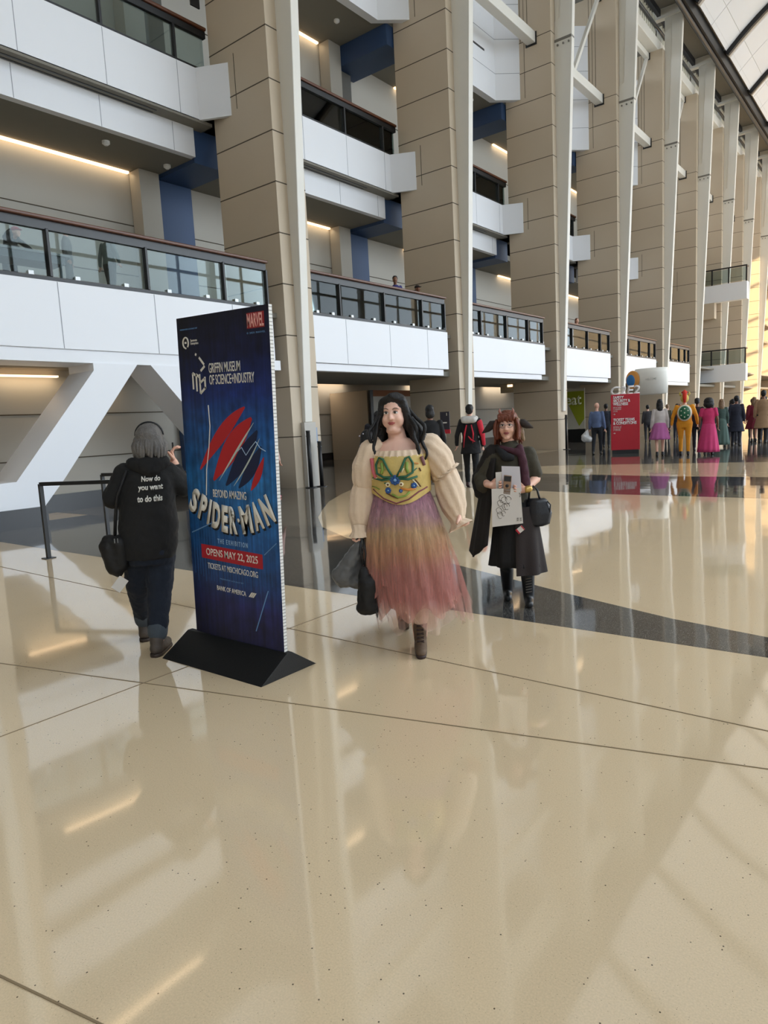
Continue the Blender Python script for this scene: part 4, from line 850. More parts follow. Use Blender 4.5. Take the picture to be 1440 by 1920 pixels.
def addlocks(bm2): bm2.from_mesh(tmp)
hp_ = [('e', Q(0,.028,.05), (.093,.104,.098), Rh), ('e', Q(0,.06,-.03), (.098,.08,.12), Rh), ('c', Q(-.075,-.025,.075), Q(-.097,.0,-.05), .024, .03), ('c', Q(.07,-.03,.075), Q(.098,.0,-.06), .026, .036), ('c', Q(-.07,-.045,.085), Q(0,-.06,.115), .02, .022), ('c', Q(0,-.06,.115), Q(.07,-.04,.085), .022, .022),
       ('c', Q(.09,.03,-.03), Q(.15,.04,-.17), .05, .06), ('c', Q(-.095,.03,-.03), Q(-.12,.05,-.17), .035, .04)]
bpy.data.objects.remove(hm_)
blob('hair', hp_, HB, W, .009, 3, .012, .03, extra=addlocks)
# bags in her right hand: each its own thing
b1 = thing('plastic_bag', 'grey translucent plastic bag hanging from the right hand of the woman in tulle', 'bag', WP, front(WP.x, WP.y))
PM = mat('grey_plastic_film', (92, 92, 92), .3, var=.2, scale=8, bump=.4, bscale=14)
blob('bag_body', [('c', (-.41,-.06,.80), (-.45,-.03,.70), .025, .055), ('c', (-.45,-.03,.70), (-.54,.0,.54), .06, .085), ('c', (-.45,0,.66), (-.44,.02,.52), .06, .075), ('c', (-.5,0,.53), (-.43,.0,.50), .07, .06)], PM, b1, .012, 3, .035, .06)
bm = bmesh.new(); tube(bm, [(-.43,-.07,.72),(-.41,-.08,.80),(-.39,-.09,.83),(-.385,-.08,.76)], .011, 6); obj('handle', bm, PM, b1, True)
b2 = thing('drawstring_bag', 'black drawstring bag hanging below the grey plastic bag beside the tulle skirt', 'bag', WP, front(WP.x, WP.y))
BKC = mat('black_nylon', (11, 9, 9), .65, var=.3, scale=14, bump=.3, bscale=30)
blob('bag_body', [('c', (-.385,-.11,.60), (-.365,-.12,.50), .035, .07), ('c', (-.355,-.12,.50), (-.375,-.12,.36), .075, .07), ('c', (-.40,-.12,.34), (-.34,-.12,.34), .055, .055)], BKC, b2, .011, 3, .02, .05)
bm = bmesh.new(); tube(bm, [(-.385,-.11,.64),(-.4,-.10,.74),(-.395,-.09,.82)], .008, 6); tube(bm, [(-.38,-.11,.62),(-.365,-.12,.72),(-.38,-.09,.82)], .006, 6); tube(bm, [(-.31,-.15,.40),(-.30,-.155,.32),(-.305,-.155,.27),(-.315,-.155,.33)], .004, 6); obj('drawcord', bm, BLACK, b2, True)

# ------------------------------------------------------------------ visitor with long dark ears and horns
GP = Vector((-2.7, 5.16, 0)); G = thing('person', 'person with auburn bob, glasses, small horns and long dark pointed ears, olive top', 'person', GP, front(GP.x, GP.y))
hc = Vector((-.045, -.02, 1.528)); Rh = Matrix.Rotation(-.12, 3, 'Z'); hp, PG = head_prims(hc, Rh, .98)
cx = -.03
wr, wl = Vector((-.20,-.16,1.055)), Vector((.085,-.16,1.01)); f1 = Vector((1,-.12,-.05)).normalized(); f2 = Vector((-1,-.12,.06)).normalized()
body = hp + [('l', [(cx,0,.84,.10,.08),(cx,0,.9,.14,.11),(cx,0,1.02,.125,.1),(cx,0,1.16,.135,.11),(cx,0,1.28,.14,.09),(cx,0,1.35,.09,.06),(cx,0,1.37,.05,.05)], 24), ('c', (cx,0,1.33), (hc.x,0,1.44), .052, .05),
  ('c', (-.18,0,1.29), (-.27,.02,1.07), .05, .042), ('c', (-.27,.02,1.07), wr, .042, .028), ('c', (.12,0,1.29), (.175,.02,1.08), .05, .042), ('c', (.175,.02,1.08), wl, .042, .028),
  ('c', (-.10,0,.86), (-.09,.05,.46), .08, .055), ('c', (-.09,.05,.46), (-.085,.22,.12), .052, .036), ('c', (.05,0,.86), (.08,-.04,.46), .08, .055), ('c', (.08,-.04,.46), (.095,.0,.09), .052, .036)] + hand_palm(wr, f1, (0,1,0)) + hand_palm(wl, f2, (0,1,0))
def ex(bm): hand_fingers(wr, f1, (0,1,0), .8, 1)(bm); hand_fingers(wl, f2, (0,1,0), .8, -1)(bm)
blob('body', body, SK1, G, .008, 3, extra=ex)
face(G, PG, Rh, .98)
bm = bmesh.new()
for s in (-1, 1): tube(bm, [PG(.031*s+.023*math.cos(a), -.104+.012*abs(math.cos(a)), .006+.018*math.sin(a)) for a in [2*PI*q/16 for q in range(17)]], .0017, 6); tube(bm, [PG(.054*s,-.094,.010), PG(.078*s,-.0,.012)], .0015, 6)
tube(bm, [PG(-.008,-.104,.010), PG(.008,-.104,.010)], .0017, 6); obj('glasses', bm, mat('steel_spectacles', (150,150,160), .25, metal=.8), G, True)
OL = cloth('olive_knit', (62, 57, 44)); 
blob('knit_top', [('l', [(cx,0,.80,.155,.13),(cx,0,.95,.15,.125),(cx,0,1.16,.155,.13),(cx,0,1.28,.158,.11),(cx,0,1.35,.105,.075),(cx,-.0,1.385,.062,.06),(cx,-.0,1.405,.06,.058)], 24), ('c', (-.17,0,1.29), (-.27,.02,1.08), .066, .075), ('c', (.12,0,1.29), (.172,.02,1.13), .066, .062), ('c', (-.27,.02,1.1), (-.25,-.04,1.04), .075, .07)], OL, G, .011, 3, .014, .05)
DK = cloth('dark_brown_cape', (27, 21, 18)); 
bm = bmesh.new(); V = []
for i in range(15):
    u_ = i/14; row = []
    for j in range(17):
        v_ = j/16; a = PI*(1.32 - .62*v_) ; rr = .17+.16*u_; zb_ = .43+.45*abs(v_-.35)**1.2
        row.append(bm.verts.new((cx-.03+rr*math.cos(a)*(1+.04*math.sin(9*v_*PI)) , .02-rr*.85*math.sin(a)*-1*(.9), 1.27+(zb_-1.27)*u_)))
    V.append(row)
for A, B_ in zip(V, V[1:]):
    for j in range(16): bm.faces.new((A[j], A[j+1], B_[j+1], B_[j]))
c_ = obj('cape', bm, DK, G, True); so = c_.modifiers.new('t', 'SOLIDIFY'); so.thickness = .012
blob('cape_shoulder', [('c', (-.17,.02,1.3), (-.28,.05,1.08), .085, .085), ('c', (-.28,.05,1.08), (-.27,.0,.98), .08, .07), ('c', (-.15,.05,1.31), (.02,.07,1.33), .06, .055)], DK, G, .012, 3, .02, .05)
MR = cloth('maroon_scarf', (68, 32, 44))
blob('scarf', [('c', (.05,-.07,1.35), (.07,-.115,1.25), .03, .036), ('c', (.07,-.115,1.25), (.09,-.13,1.05), .036, .04), ('c', (-.10,-.06,1.35), (.03,-.1,1.31), .025, .028)], MR, G, .01, 3, .012, .04)
blob('collar_shawl', [('c', (-.12,-.05,1.34), (-.07,-.11,1.28), .032, .04), ('c', (-.07,-.11,1.28), (-.02,-.12,1.27), .04, .03)], cloth('black_shawl', (24,24,26)), G, .01, 3)
SKT = cloth('black_skirt', (13, 11, 11)); bm = bmesh.new(); rg = [(cx,0,1.0,.13,.11)]
for q in range(1, 12): u_ = q/11; rg.append((cx+.03*u_, 0, 1.0-.64*u_, .13+.10*u_, .11+.09*u_))
loft(bm, rg, 80, lambda u_, a: .07*u_*math.sin(9*a+2*u_)+.02*u_*math.sin(23*a)); obj('skirt', bm, SKT, G, True)
bm = bmesh.new(); rg = []
for q in range(10): u_ = q/9; rg.append((cx+.05+.01*u_, -.01, .86-.56*u_, .15+.065*u_, .13+.08*u_))
loft(bm, rg, 60, lambda u_, a: .06*u_*math.sin(8*a+1+2*u_), close=False, start=-PI*.55, sweep=PI*.95); obj('overskirt', bm, cloth('brown_print_skirt', (36, 26, 23)), G, True)
for (x, y) in ((-.085,.22),(.095,.0)):
    kx, ky = ((-.09, .05) if x < 0 else (.08, -.04)); blob('stocking', [('c', (kx,ky,.46), (x,y*.95,.12), .066, .05)], BLACK, G, .012, 2)
    bb = blob('boot', [('c', (x,y+.02,.04), (x,y-.12,.035), .043, .036), ('c', (x,y+.01,.05), (x+(kx-x)*.5,y*.95+(ky-y*.95)*.5,.29), .046, .062)], BLACK, G, .01, 3)
    bm = bmesh.new()
    for q in range(6): tube(bm, [(x-.025,y-.058-(y*.95-ky)*.075*q,.12+.024*q), (x+.025,y-.058-(y*.95-ky)*.075*q,.13+.024*q)], .004, 6)
    obj('boot_lace', bm, mat('lace_grey', (110,104,96), .6), bb)
# hair, horns, ears
hp_ = [('e', PG(0,.028,.05), (.087,.098,.088), Rh), ('e', PG(0,.05,-.05), (.098,.075,.10), Rh), ('c', PG(-.05,-.055,.085), PG(.05,-.055,.085), .026, .026), ('c', PG(-.078,-.02,.03), PG(-.095,0,-.10), .024, .022)]
def exh(bm):
    r0 = random.Random(5); rts = [(PG(.085*math.cos(a), .01+.07*math.sin(a), .0), Rh @ Vector((math.cos(a)*.5, math.sin(a)*.5, 0))) for a in [PI*(.0+1.0*q/24) for q in range(25)]]
    locks(bm, rts, .15, .045, .011, 10, r0, wave=.009, freq=24)
    locks(bm, [(PG(.012*q-.06, -.062+.0, .098), Rh @ Vector((0,-.9,0))) for q in range(11)], .062, .022, .0095, 6, r0, wave=.003)
    locks(bm, [(PG(s*(.078+.004*q), -.05+.02*q, .06), Rh @ Vector((s*.6,-.3,0))) for q in range(4) for s in (-1,1)], .17, .03, .012, 10, r0, wave=.008, freq=24)
blob('hair', hp_, HR, G, .009, 3, .014, .03, extra=exh)
blob('blond_side_hair', [('c', PG(.082,-.015,.05), PG(.108,.01,-.07), .026, .034), ('c', PG(.108,.01,-.07), PG(.125,.02,-.12), .03, .018)], HBL, G, .009, 3, .01, .03)
for s in (-1, 1):
    bm = bmesh.new(); tube(bm, [PG(.045*s,-.045,.10), PG(.058*s,-.05,.128), PG(.052*s,-.055,.150)], [.013,.010,.002], 8); obj('horn', bm, mat('horn_pink_brown', (150,96,84), .5), G, True)
    bm = bmesh.new(); pts = [PG(.085*s,.01,.03), PG(.13*s,.0,.02), PG(.17*s,-.005,-.005 if s > 0 else -.02), PG(.215*s,-.01,-.025 if s > 0 else -.05)]
    tube(bm, pts, [.024,.036,.026,.004], 10)
    o_ = obj('pointed_ear', bm, cloth('dark_ear', (48,38,34)), G, True)
# what they hold
def flatsheet(name, pts, m, par, y):
    bm = bmesh.new(); prism(bm, pts, 'y', y, y+.002); return obj(name, bm, m, par)
PAP = mat('paper_white', (214, 208, 200), .6)
pr = thing('art_print', 'large white art print with a line drawing held against the skirt of the eared visitor', 'paper', GP, front(GP.x, GP.y)); flatsheet('sheet', [(-.19,.715),(.06,.74),(.045,1.03),(-.185,1.03)], PAP, pr, -.225)
bm = bmesh.new(); rnd = random.Random(11)
for q in range(9):
    x, z = -.10+.05*math.cos(q*.8)*(.3+.08*q), .88+.07*math.sin(q*.9); rr = .014+.012*rnd.random()
    tube(bm, [(x+rr*math.cos(a)*(1+.2*math.sin(3*a)), -.2265, z+rr*1.3*math.sin(a)) for a in [2*PI*k_/12*.85 for k_ in range(13)]], .0016, 5)
tube(bm, [(.035,-.2265,.99),(.045,-.2265,.975),(.04,-.2265,.955)], .003, 5)
for x in (.02, .045):
    for zz in (.765, .775, .785): tube(bm, [(x-.01,-.2265,zz-.002),(x+.004,-.2265,zz)], .0022, 5)
obj('line_drawing', bm, mat('drawing_ink', (90, 82, 72), .7), pr)
p2_ = thing('paper_sheet', 'white paper sheets held upright in the hands of the eared visitor', 'paper', GP, front(GP.x, GP.y)); flatsheet('sheet', [(-.10,1.0),(.055,1.0),(.045,1.20),(-.10,1.21)], mat('paper_cool', (206,202,206), .6), p2_, -.19); flatsheet('second_sheet', [(-.15,1.0),(-.05,1.0),(-.05,1.165),(-.15,1.16)], PAP, p2_, -.183)
ph = thing('smartphone', 'smartphone in a patterned brown case held by the eared visitor', 'phone', GP, front(GP.x, GP.y)); bm = bmesh.new(); prism(bm, [(-.095,.985),(-.035,.975),(-.02,1.13),(-.082,1.14)], 'y', -.225, -.215); obj('case', bm, mat('case_tan', (150,116,88), .4, var=.3, scale=50), ph, bevel=.003)
bm = bmesh.new(); prism(bm, [(-.084,1.09),(-.03,1.083),(-.024,1.125),(-.08,1.132)], 'y', -.228, -.224); ell(bm, (-.06,-.226,1.05), (.014,.004,.014)); obj('camera_island', bm, BLACK, ph)
hb = thing('handbag', 'black handbag hanging from the left forearm of the eared visitor', 'bag', GP, front(GP.x, GP.y))
blob('bag_body', [('l', [(.17,-.07,.69,.06,.04),(.18,-.07,.71,.10,.055),(.185,-.07,.80,.115,.06),(.18,-.07,.90,.09,.05),(.175,-.07,.925,.07,.035)], 24)], mat('black_leather', (24,25,31), .4, bump=.2), hb, .01, 3)
bm = bmesh.new(); tube(bm, [(.11,-.10,.91),(.12,-.11,.99),(.15,-.11,1.03),(.18,-.10,1.0),(.20,-.10,.92)], .009, 8); tube(bm, [(.26,-.10,.9),(.285,-.10,.87),(.28,-.10,.81),(.265,-.1,.8)], .006, 6); obj('strap', bm, MATS['black_leather'], hb, True)
def badge(par, c, s=1., ang=.4):
    bm = bmesh.new(); box(bm, -.035*s,.035*s,-.002,.002,-.05*s,.05*s); bm.transform(Matrix.Translation(c) @ Matrix.Rotation(ang, 4, 'Y')); o_ = obj('badge_card', bm, PAP, par)
    bm = bmesh.new(); box(bm, -.035*s,.035*s,-.004,-.002,-.05*s,-.028*s); box(bm, -.035*s,.035*s,-.004,-.002,.036*s,.05*s); bm.transform(Matrix.Translation(c) @ Matrix.Rotation(ang, 4, 'Y')); obj('badge_strip', bm, KR, o_)
badge(G, (.035,-.235,.69), .62, .9)
blob('bracelet', [('c', wl+Vector((.012,0,0)), wl+Vector((.028,.005,.003)), .032, .032)], mat('brass_bracelet', (196,160,90), .3, metal=.6), G, .008, 1)

# ------------------------------------------------------------------ person in the printed hoodie, seen from behind
HP = Vector((-4.33, 2.94, 0)); rzH = back(HP.x, HP.y); HS = 1.03; Hd = thing('person', 'person with grey bob in black hoodie with white print and jeans, back turned', 'person', HP, rzH)
# local x runs to the person's left = picture left
hc = Vector((.11, -.02, 1.515)); Rh = Matrix.Rotation(-.2, 3, 'Z'); hp, PH_ = head_prims(hc, Rh, .98)
body = hp + [('l', [(.19,0,.72,.13,.11),(.18,0,.85,.175,.15),(.17,0,1.0,.165,.145),(.16,0,1.15,.165,.135),(.15,0,1.28,.165,.11),(.14,0,1.35,.11,.075),(.135,0,1.38,.06,.06)], 28), ('c', (.135,0,1.34), (.115,0,1.44), .055, .052),
  ('c', (.30,0,1.29), (.385,-.02,1.12), .055, .045), ('c', (.385,-.02,1.12), (.33,-.25,1.10), .045, .03), ('c', (.0,0,1.29), (-.095,-.04,1.17), .055, .045), ('c', (-.095,-.04,1.17), (-.035,-.13,1.36), .044, .03),
  ('c', (.25,0,.8), (.29,-.12,.50), .09, .06), ('c', (.29,-.12,.50), (.287,-.365,.165), .05, .035), ('c', (.287,-.365,.165), (.286,-.37,.08), .035, .03), ('c', (.11,0,.8), (.14,-.0,.47), .09, .06), ('c', (.14,0,.47), (.178,.045,.11), .05, .04)] + hand_palm((.33,-.25,1.10), (-.3,-1,0), (0,0,-1)) + hand_palm((-.035,-.13,1.36), (.1,.0,1), (1,0,0))
def ex(bm): hand_fingers((.33,-.25,1.10), (-.3,-1,0), (0,0,-1), .6, 1)(bm); hand_fingers((-.035,-.13,1.36), (.1,.0,1), (1,0,0), .7, 1)(bm)
blob('body', body, SK1, Hd, .009, 3, extra=ex)
face(Hd, PH_, Rh, .98)
HK = cloth('black_fleece', (15, 14, 14)); 
hoodie = blob('hoodie', [('l', [(.19,0,.70,.185,.16),(.185,0,.80,.20,.175),(.175,0,.92,.205,.175),(.165,0,1.10,.188,.16),(.155,0,1.26,.19,.135),(.14,0,1.35,.14,.10),(.135,0,1.39,.085,.08)], 32), ('c', (.29,0,1.30), (.385,-.0,1.14), .085, .078), ('c', (.385,-.0,1.14), (.34,-.20,1.10), .075, .05), ('c', (.02,0,1.29), (-.085,-.03,1.18), .085, .075), ('c', (-.085,-.03,1.18), (-.045,-.11,1.31), .07, .045)], HK, Hd, .011, 3, .02, .07)
blob('hood', [('c', (.04,.06,1.37), (.13,.115,1.325), .05, .055), ('c', (.13,.115,1.325), (.235,.06,1.37), .055, .05), ('c', (.10,.10,1.36), (.17,.10,1.36), .055, .055)], HK, Hd, .011, 3, .014, .05)
JN = cloth('blue_denim', (15, 25, 40)); blob('jeans', [('l', [(.18,0,.66,.165,.14),(.18,0,.76,.185,.165),(.18,0,.86,.17,.15)], 28), ('c', (.25,0,.78), (.29,-.12,.50), .115, .092), ('c', (.29,-.12,.50), (.287,-.34,.20), .09, .068), ('c', (.11,0,.78), (.14,0,.48), .115, .094), ('c', (.14,0,.48), (.178,.045,.19), .09, .072)], JN, Hd, .011, 3, .016, .05)
for (a, b_) in (((.287,-.34,.205),(.286,-.355,.165)), ((.178,.045,.20),(.182,.05,.16))): blob('jeans_cuff', [('c', a, b_, .074, .072)], cloth('denim_turnup', (66,74,82)), Hd, .011, 2)
SH = mat('brown_walking_shoe', (74, 64, 56), .65, var=.2, scale=30, bump=.3)
for (x, y, z, t_) in ((.285,-.38,.03,.5), (.185,.05,.0,0)):
    R = Matrix.Rotation(-.35 if t_ == 0 else -.1, 3, 'Z') @ Matrix.Rotation(t_*-.0, 3, 'X')
    def T(a, b, c): return Vector((x,y,z*0)) + R @ Vector((a,b,c))
    s_ = blob('shoe', [('c', T(0,.045,.055), T(0,-.05,.05), .048, .048), ('c', T(0,-.05,.048), T(0,-.16,.042), .048, .038), ('c', T(0,.03,.09), T(0,.02,.125), .048, .05)], SH, Hd, .01, 3)
    so_ = blob('sole', [('c', T(0,.05,.012), T(0,-.16,.012), .047, .042)], mat('sole_dark', (52,40,32), .6), s_, .01, 1)
    for v in so_.data.vertices: v.co.z = max(.001, min(.025, v.co.z))
hpr = [('e', PH_(0,.03,.04), (.094,.104,.09), Rh), ('e', PH_(0,.055,-.02), (.108,.08,.095), Rh), ('e', PH_(0,.06,-.07), (.098,.065,.05), Rh)]
def exh(bm):
    r0 = random.Random(8); rts = [(PH_(.09*math.cos(a), .03+.085*math.sin(a), .02), Rh @ Vector((math.cos(a)*.4, math.sin(a)*.5, 0))) for a in [PI*(-.1+1.2*q/34) for q in range(35)]]
    locks(bm, rts, .13, .045, .013, 8, r0, wave=.010, freq=22)
blob('hair', hpr, HG, Hd, .01, 3, .018, .03, extra=exh)
bm = bmesh.new(); tube(bm, [PH_(.098*math.cos(a), .02, .045+.095*math.sin(a)) for a in [PI*q/14 for q in range(15)]], .006, 6); obj('headband', bm, BLACK, Hd, True)
for o_ in (Hd,): o_.scale = (HS,)*3
# blackletter-like print, laid on the curved back
for s_, z, wd_, ht_, x in (('Now do', 1.265, .125, .038, .128), ('you want', 1.20, .165, .046, .135), ('to do this', 1.13, .165, .044, .145)):
    t_ = text(s_, wd_, ht_, Vector((0,0,0)), Matrix.Identity(3), mat('hoodie_print', (225,222,214), .7), Hd, 'hoodie_print', .035, .12, .002)
    me = t_.data
    dg = bpy.context.evaluated_depsgraph_get(); dg.update()
    for v in me.vertices:
        X, Z = x - v.co.x, z + v.co.y
        hit, loc_, nn, _ = hoodie.ray_cast(Vector((X, .6, Z)), Vector((0,-1,0)))
        yy = loc_.y if hit else .16
        v.co = Vector((X, yy + .003 + v.co.z, Z))
sb = thing('shoulder_bag', 'big black soft bag hanging at the left side of the hoodie wearer', 'bag', HP, rzH); sb.scale = (HS,)*3
blob('bag_body', [('c', (.44,.03,.84), (.40,.05,.82), .055, .06), ('c', (.44,.03,.80), (.42,.04,.66), .075, .06), ('c', (.38,.05,.82), (.38,.04,.68), .07, .06), ('c', (.41,.04,.66), (.40,.04,.62), .05, .035)], BKC, sb, .011, 3, .015, .05)
bm = bmesh.new(); tube(bm, [(.40,.05,.88),(.385,.06,1.0),(.36,.09,1.15),(.28,.10,1.33)], .012, 6); obj('strap', bm, BKC, sb, True)
bm = bmesh.new()
for q in (.40, .38): tube(bm, [(q,.118,.87),(q,.12,.84)], .0035, 6)
obj('zip_pull', bm, mat('zip_steel', (170,170,170), .3, metal=.7), sb)
bg_ = thing('name_badge', 'convention name badge dangling below the black bag of the hoodie wearer', 'badge', HP, rzH); bg_.scale = (HS,)*3; badge(bg_, (.40,.06,.54), 1.0, -.7)
pc = thing('phone', 'black phone held to the ear by the hoodie wearer', 'phone', HP, rzH); pc.scale = (HS,)*3; B('case', BLACK, pc, (-.045,-.032,-.19,-.12,1.36,1.50), bevel=.004)
# ------------------------------------------------------------------ other visitors
walk = {}
def bk(x, y, t=0.): return back(x, y, t)
BLKH = HB
red = person('person in black and red streaked jacket with a white hood hanging back, walking away', (-8.45, 14.0, 0), bk(-8.45,14,-.15), (16,15,18), (14,14,16), HB, 1.10, 1.12, SK1, {'elL': (.25,.05,1.12), 'wrL': (.27,-.02,.92)}, shoes=(60,34,34), hem=.72, hemr=.2, vox=.014)
blob('hanging_hood', [('c', (-.10,.12,1.44), (.10,.12,1.44), .07, .07), ('c', (-.13,.05,1.47), (.13,.05,1.47), .06, .06)], cloth('white_fleece', (206,202,196)), red, .014, 3, .015, .05)
RD = cloth('jacket_red', (200, 40, 58))
bm = bmesh.new()
for pts in ([(-.05,1.34),(-.085,1.15),(-.07,.95)], [(.05,1.34),(.10,1.15),(.13,.86)], [(.02,1.10),(-.04,1.02),(-.12,.98)]):
    tube(bm, [(x, .148-.35*abs(x)**1.6+.0, z) for x, z in pts], [.012,.02,.006], 6)
obj('red_flash', bm, RD, red, True)
blob('red_sleeve', [('c', (-.20,.01,1.38), (-.262,.03,1.12), .074, .062), ('c', (-.262,.03,1.12), (-.275,-.03,.92), .06, .047)], RD, red, .014, 2)
bp_ = person('person in black jacket leaning forward with a backpack, left of the woman in tulle', (-9.9, 12.2, 0), bk(-9.9,12.2,-.8), (30,28,34), (26,26,30), HB, 1.10, 1.12, SK1, {'head': (0,-.16,1.60), 'neck': (0,-.09,1.44), 'elR': (.24,-.10,1.15), 'wrR': (.14,-.27,1.25)}, vox=.014, hairstyle='bob')
b_ = thing('backpack', 'black backpack with small pale pins on the back of the leaning visitor', 'backpack', (-9.9, 12.2, 0), bk(-9.9,12.2,-.8)); blob('pack_body', [('c', (0,.23,1.35), (0,.25,1.10), .15, .17), ('c', (-.08,.25,1.1), (.08,.25,1.1), .13, .13)], BKC, b_, .016, 3)
bm = bmesh.new(); rnd = random.Random(4)
for q in range(9): a = rnd.random()*2-1; ell(bm, (a*.1, .42-.9*(a*.1)**2*4, 1.05+rnd.random()*.38), (.018,.012,.018))
obj('pin', bm, mat('pin_pale', (190,186,200), .4), b_, True)
person('person in long black coat seen between the woman in tulle and sign stand', (-8.28, 12.1, 0), bk(-8.28,12.1,.2), (16,15,17), (20,20,22), HB, 1.10, 1.15, SK3, {}, kind='coat', hem=.45, hemr=.26, hairstyle='bob', vox=.014)
pk = person('visitor in cream and pink costume with pink boots, mostly hidden behind the poster board', (-12.15, 11.0, 0), front(-12.15,11.0,.5), (216,178,168), (30,30,50), HBL, .98, 1., SK1, {}, shoes=(230,90,140), hairstyle='long', vox=.016)
CROWD = [
 ('bald person in blue-grey shirt and black trousers, left of the red kiosk, back turned', -9.95,25.86,(92,108,142),(24,26,32),None,'short','trousers',1.12,1.12,SK1),
 ('person in dark navy suit standing further back between the blue-grey shirt and the kiosk', -11.5,31.0,(32,36,48),(28,30,38),HB,'short','trousers',1.12,1.0,SK3),
 ('woman in pale grey top and knee length lilac skirt, right of the kiosk', -7.21,24.48,(196,186,182),(176,96,150),HB,'long','skirt',1.10,1.05,SK1),
 ('person in dark clothes walking between the orange suit and the pink dress', -6.7,27.3,(46,30,36),(30,30,38),HB,'short','trousers',1.10,1.05,SK3),
 ('woman with big dark curly hair in a bright pink puffed gown, back turned', -5.71,24.74,(196,48,98),(200,60,110),HB,'afro','gown',1.06,1.15,SK3),
 ('person in long dark green dress right of the pink gown', -6.3,29.3,(60,78,72),(72,92,84),HBL,'long','gown',1.06,.95,SK1),
 ('person in white shirt and dark trousers, left of the navy coat', -6.4,31.8,(196,196,200),(44,44,52),HB,'short','trousers',1.06,1.,SK1),
 ('person in long navy coat with dark hair, in the middle of the far crowd', -5.95,30.2,(34,36,50),(30,32,42),HB,'short','coat',1.12,1.1,SK3),
 ('person with light brown hair in dark red coat dress and bare legs', -5.82,33.0,(116,24,44),(110,20,40),HBL,'long','skirt',1.08,1.05,SK1),
 ('tall person in long tan overcoat at the right edge', -5.3,32.0,(160,128,96),(34,30,30),HB,'short','coat',1.22,1.15,SK3),
 ('person in charcoal jacket seen just right of the kiosk', -11.2,36.0,(60,58,62),(40,40,46),HB,'short','trousers',1.05,1.05,SK1),
 ('person in olive coat behind the lilac skirt, far off', -10.8,38.0,(84,80,66),(44,42,44),HBL,'short','trousers',1.04,1.,SK1),
 ('person in pale beige jacket, far off right of the kiosk', -11.0,41.0,(176,164,150),(50,48,52),HR,'bob','trousers',1.04,1.,SK1),
 ('person in black hoodie, far off between kiosk and lilac skirt', -9.9,36.5,(34,34,38),(40,44,60),HB,'cap','trousers',1.04,1.,SK3),
 ('person in plum sweater behind the orange suit, far off', -8.2,36.0,(86,50,74),(38,38,46),HB,'long','trousers',1.05,1.,SK1),
 ('bald person in grey jacket above the curly hair, far off', -7.55,38.0,(120,116,112),(50,50,56),None,'short','trousers',1.14,1.05,SK1),
 ('person in slate blue jacket behind the green dress', -7.0,36.0,(70,82,104),(36,38,46),HG,'short','trousers',1.06,1.05,SK1),
 ('person in black leather jacket left of the white shirt', -6.9,34.0,(28,28,30),(60,66,84),HB,'bob','trousers',1.05,1.,SK1),
 ('person in wine red jumper deep in the far crowd', -6.6,37.0,(104,38,50),(40,40,44),HB,'short','trousers',1.06,1.,SK3),
 ('person in cream hooded top between navy coat and dark red coat', -6.35,38.0,(196,186,168),(60,60,70),HR,'cap','trousers',1.05,1.,SK1),
 ('person in dark brown jacket just left of the tan overcoat', -5.9,36.0,(62,46,38),(34,34,40),HB,'short','trousers',1.1,1.05,SK3),
 ('person in black with a ponytail bun between dark red coat and tan overcoat', -5.7,34.2,(30,30,34),(30,30,34),HB,'bun','trousers',1.08,1.,SK1),
]
made = {}
for i, (lab, x, y, tc_, bc_, hr_, hs, kd, s, wd_, sk) in enumerate(CROWD):
    far = y > 33
    p = person(lab, (x, y, 0), bk(x, y, (i*37 % 11-5)*.05), tc_, bc_, hr_, s, wd_, sk, {}, kind=kd, hairstyle=hs, vox=.024 if far else .019, hem=.5 if kd == 'coat' else .86, hemr=.25 if kd == 'coat' else .2, flare={'skirt': .30, 'gown': .30}.get(kd, .26), step=.12*(1 if i % 2 else -1), sleeve='short' if kd == 'gown' and i == 4 else 'long')
    made[i] = p
pb_ = thing('plastic_bag', 'white plastic bag carried beside the blue-grey shirt', 'bag', (-10.25, 25.75, 0)); blob('bag_body', [('c', (-.03,0,.95), (-.12,0,.70), .03, .16), ('c', (-.15,0,.62), (.02,0,.60), .13, .13)], mat('white_plastic_film', (206,206,206), .4), pb_, .02, 2, .03, .08)
# orange suit with green round pack
og = person('person in orange-yellow fleece suit with red head crest, back turned', (-6.51, 24.89, 0), bk(-6.51,24.89), (226,150,34), (226,150,34), cloth('crest_yellow', (206,186,96)), 1.16, 1.3, SK1, {'el': (.245,.03,1.13), 'wr': (.27,-.0,.90)}, vox=.017, step=.1)
bm = bmesh.new(); ell(bm, (0,.02,1.66), (.115,.12,.13)); tube(bm, [(-.10,.0,1.74),(-.13,-.0,1.80),(-.12,0,1.86)], [.03,.025,.005], 8); tube(bm, [(.10,.0,1.74),(.13,-.0,1.80),(.12,0,1.86)], [.03,.025,.005], 8); obj('costume_hood', bm, MATS['crest_yellow'], og, True)
bm = bmesh.new(); tube(bm, [(0,.03,1.86),(0,.12,1.78),(0,.15,1.66),(0,.13,1.54)], [.05,.06,.055,.03], 10); tube(bm, [(-.07,0,1.82),(0,0,1.88),(.07,0,1.82)], [.03,.04,.03], 8); obj('red_crest', bm, cloth('crest_red', (206,50,30)), og, True)
gp_ = thing('round_pack', 'green oval pack with white rim and pale studs on the orange suit', 'backpack', (-6.51, 24.89, 0), bk(-6.51,24.89)); gp_.scale = (1.16,)*3
bm = bmesh.new(); ell(bm, (0,.19,1.24), (.20,.08,.24)); obj('rim', bm, mat('pack_rim', (220,214,196), .6), gp_, True)
bm = bmesh.new(); ell(bm, (0,.215,1.24), (.165,.09,.205)); obj('shell', bm, mat('pack_green', (30,96,62), .5), gp_, True)
bm = bmesh.new()
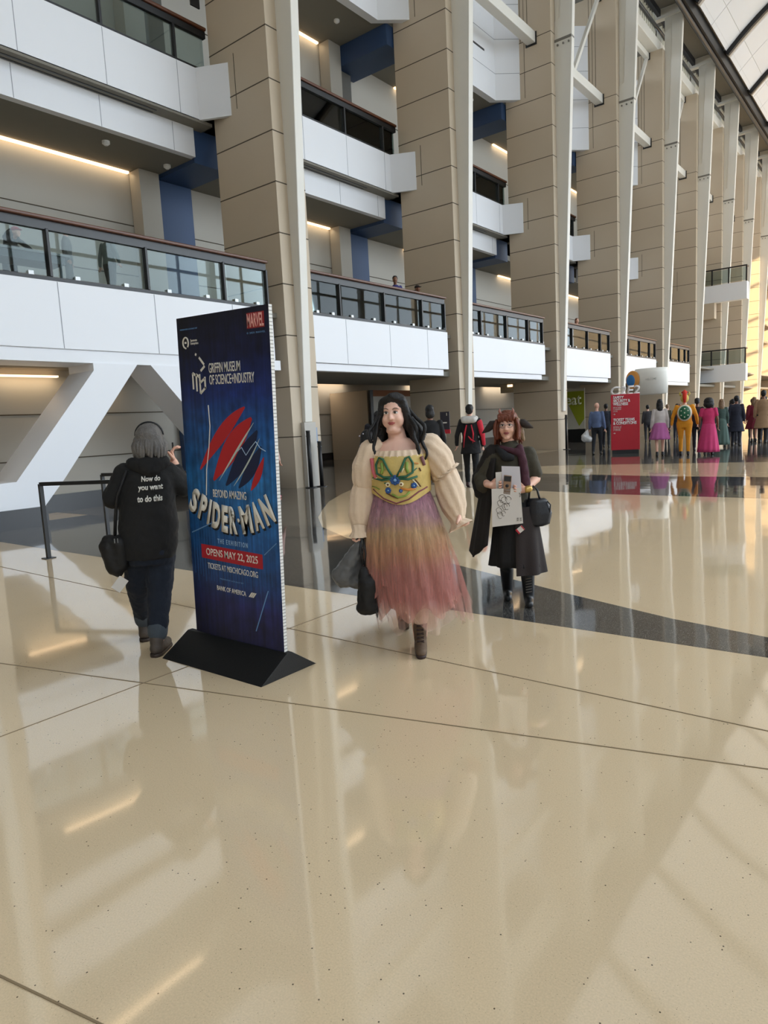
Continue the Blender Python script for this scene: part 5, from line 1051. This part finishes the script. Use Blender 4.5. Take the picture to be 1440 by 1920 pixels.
for (x, z) in ((0,1.36),(0,1.24),(0,1.12),(-.09,1.30),(.09,1.30),(-.09,1.17),(.09,1.17)): ell(bm, (x,.30-abs(x)*.25,z), (.02,.025,.02))
obj('stud', bm, mat('stud_cream', (226,222,200), .5), gp_, True)
# people on the balconies
def up(lab, x, y, rz, tc_, bc_, hr_, hs, pose={}, s=1., wd_=1., sk=SK1, z=4.62):
    return person(lab, (x, y, z), rz, tc_, bc_, hr_, s, wd_, sk, pose, hairstyle=hs, vox=.018, step=.05)
RC = cloth('red_cap', (176, 30, 44))
up('person in red cap and black jacket bending over the balcony table, left edge', -15.15, 6.9, 1.9, (32,32,34), (40,40,46), RC, 'cap', {'head': (0,-.30,1.40), 'neck': (0,-.2,1.32), 'sh': (.18,-.16,1.28), 'el': (.22,-.38,1.10), 'wr': (.18,-.6,.92)}, .92)
up('person in grey coat half hidden by the balcony post, next to the table', -14.35, 7.75, 2.6, (120,118,116), (110,108,104), None, 'short', {}, .82)
up('person in black and white patterned jacket walking along the near balcony', -14.35, 8.7, PI+.2, (112,122,116), (70,68,66), HB, 'short', {'el': (.26,.02,1.13), 'wr': (.30,.0,.92)}, .86, 1.15)
up('person in purple-blue shirt and khaki trousers leaning on the second balcony rail', -14.1, 18.9, PI/2-.9, (62,62,120), (92,88,74), HB, 'short', {'head': (0,-.08,1.64), 'neck': (0,-.05,1.46)}, 1.04, 1., SK3)
up('person in black cap resting both arms on the second balcony rail', -14.15, 19.95, PI/2-.1, (28,26,28), (30,30,34), cloth('black_cap', (40,32,28)), 'cap', {'head': (0,-.24,1.52), 'neck': (0,-.16,1.38), 'sh': (.18,-.12,1.34), 'el': (.22,-.32,1.22), 'wr': (.08,-.50,1.24)}, 1.0, 1.1, SK3)
up('person with red-brown hair in dark jacket on the balcony above the lime green graphic', -14.1, 34.1, PI/2-.6, (50,30,32), (40,36,40), HR, 'long', {}, 1.0, 1.)
up('person in pale costume behind the balcony glass above the lime green graphic', -14.2, 32.6, PI/2+.2, (190,150,124), (150,120,100), HBL, 'bob', {}, .85, 1.)
up('person in black and white pointed hat costume on the balcony above the kiosk', -13.95, 39.6, PI/2-.4, (196,196,200), (40,40,46), HB, 'bob', {'elL': (.3,-.1,1.5), 'wrL': (.22,-.1,1.85)}, 1.02, 1.1)
up('person in dark trousers standing on the upper gallery at the top left', -15.95, 7.1, PI/2, (70,74,72), (60,62,60), HB, 'short', {}, 1., 1., SK1, 11.1)
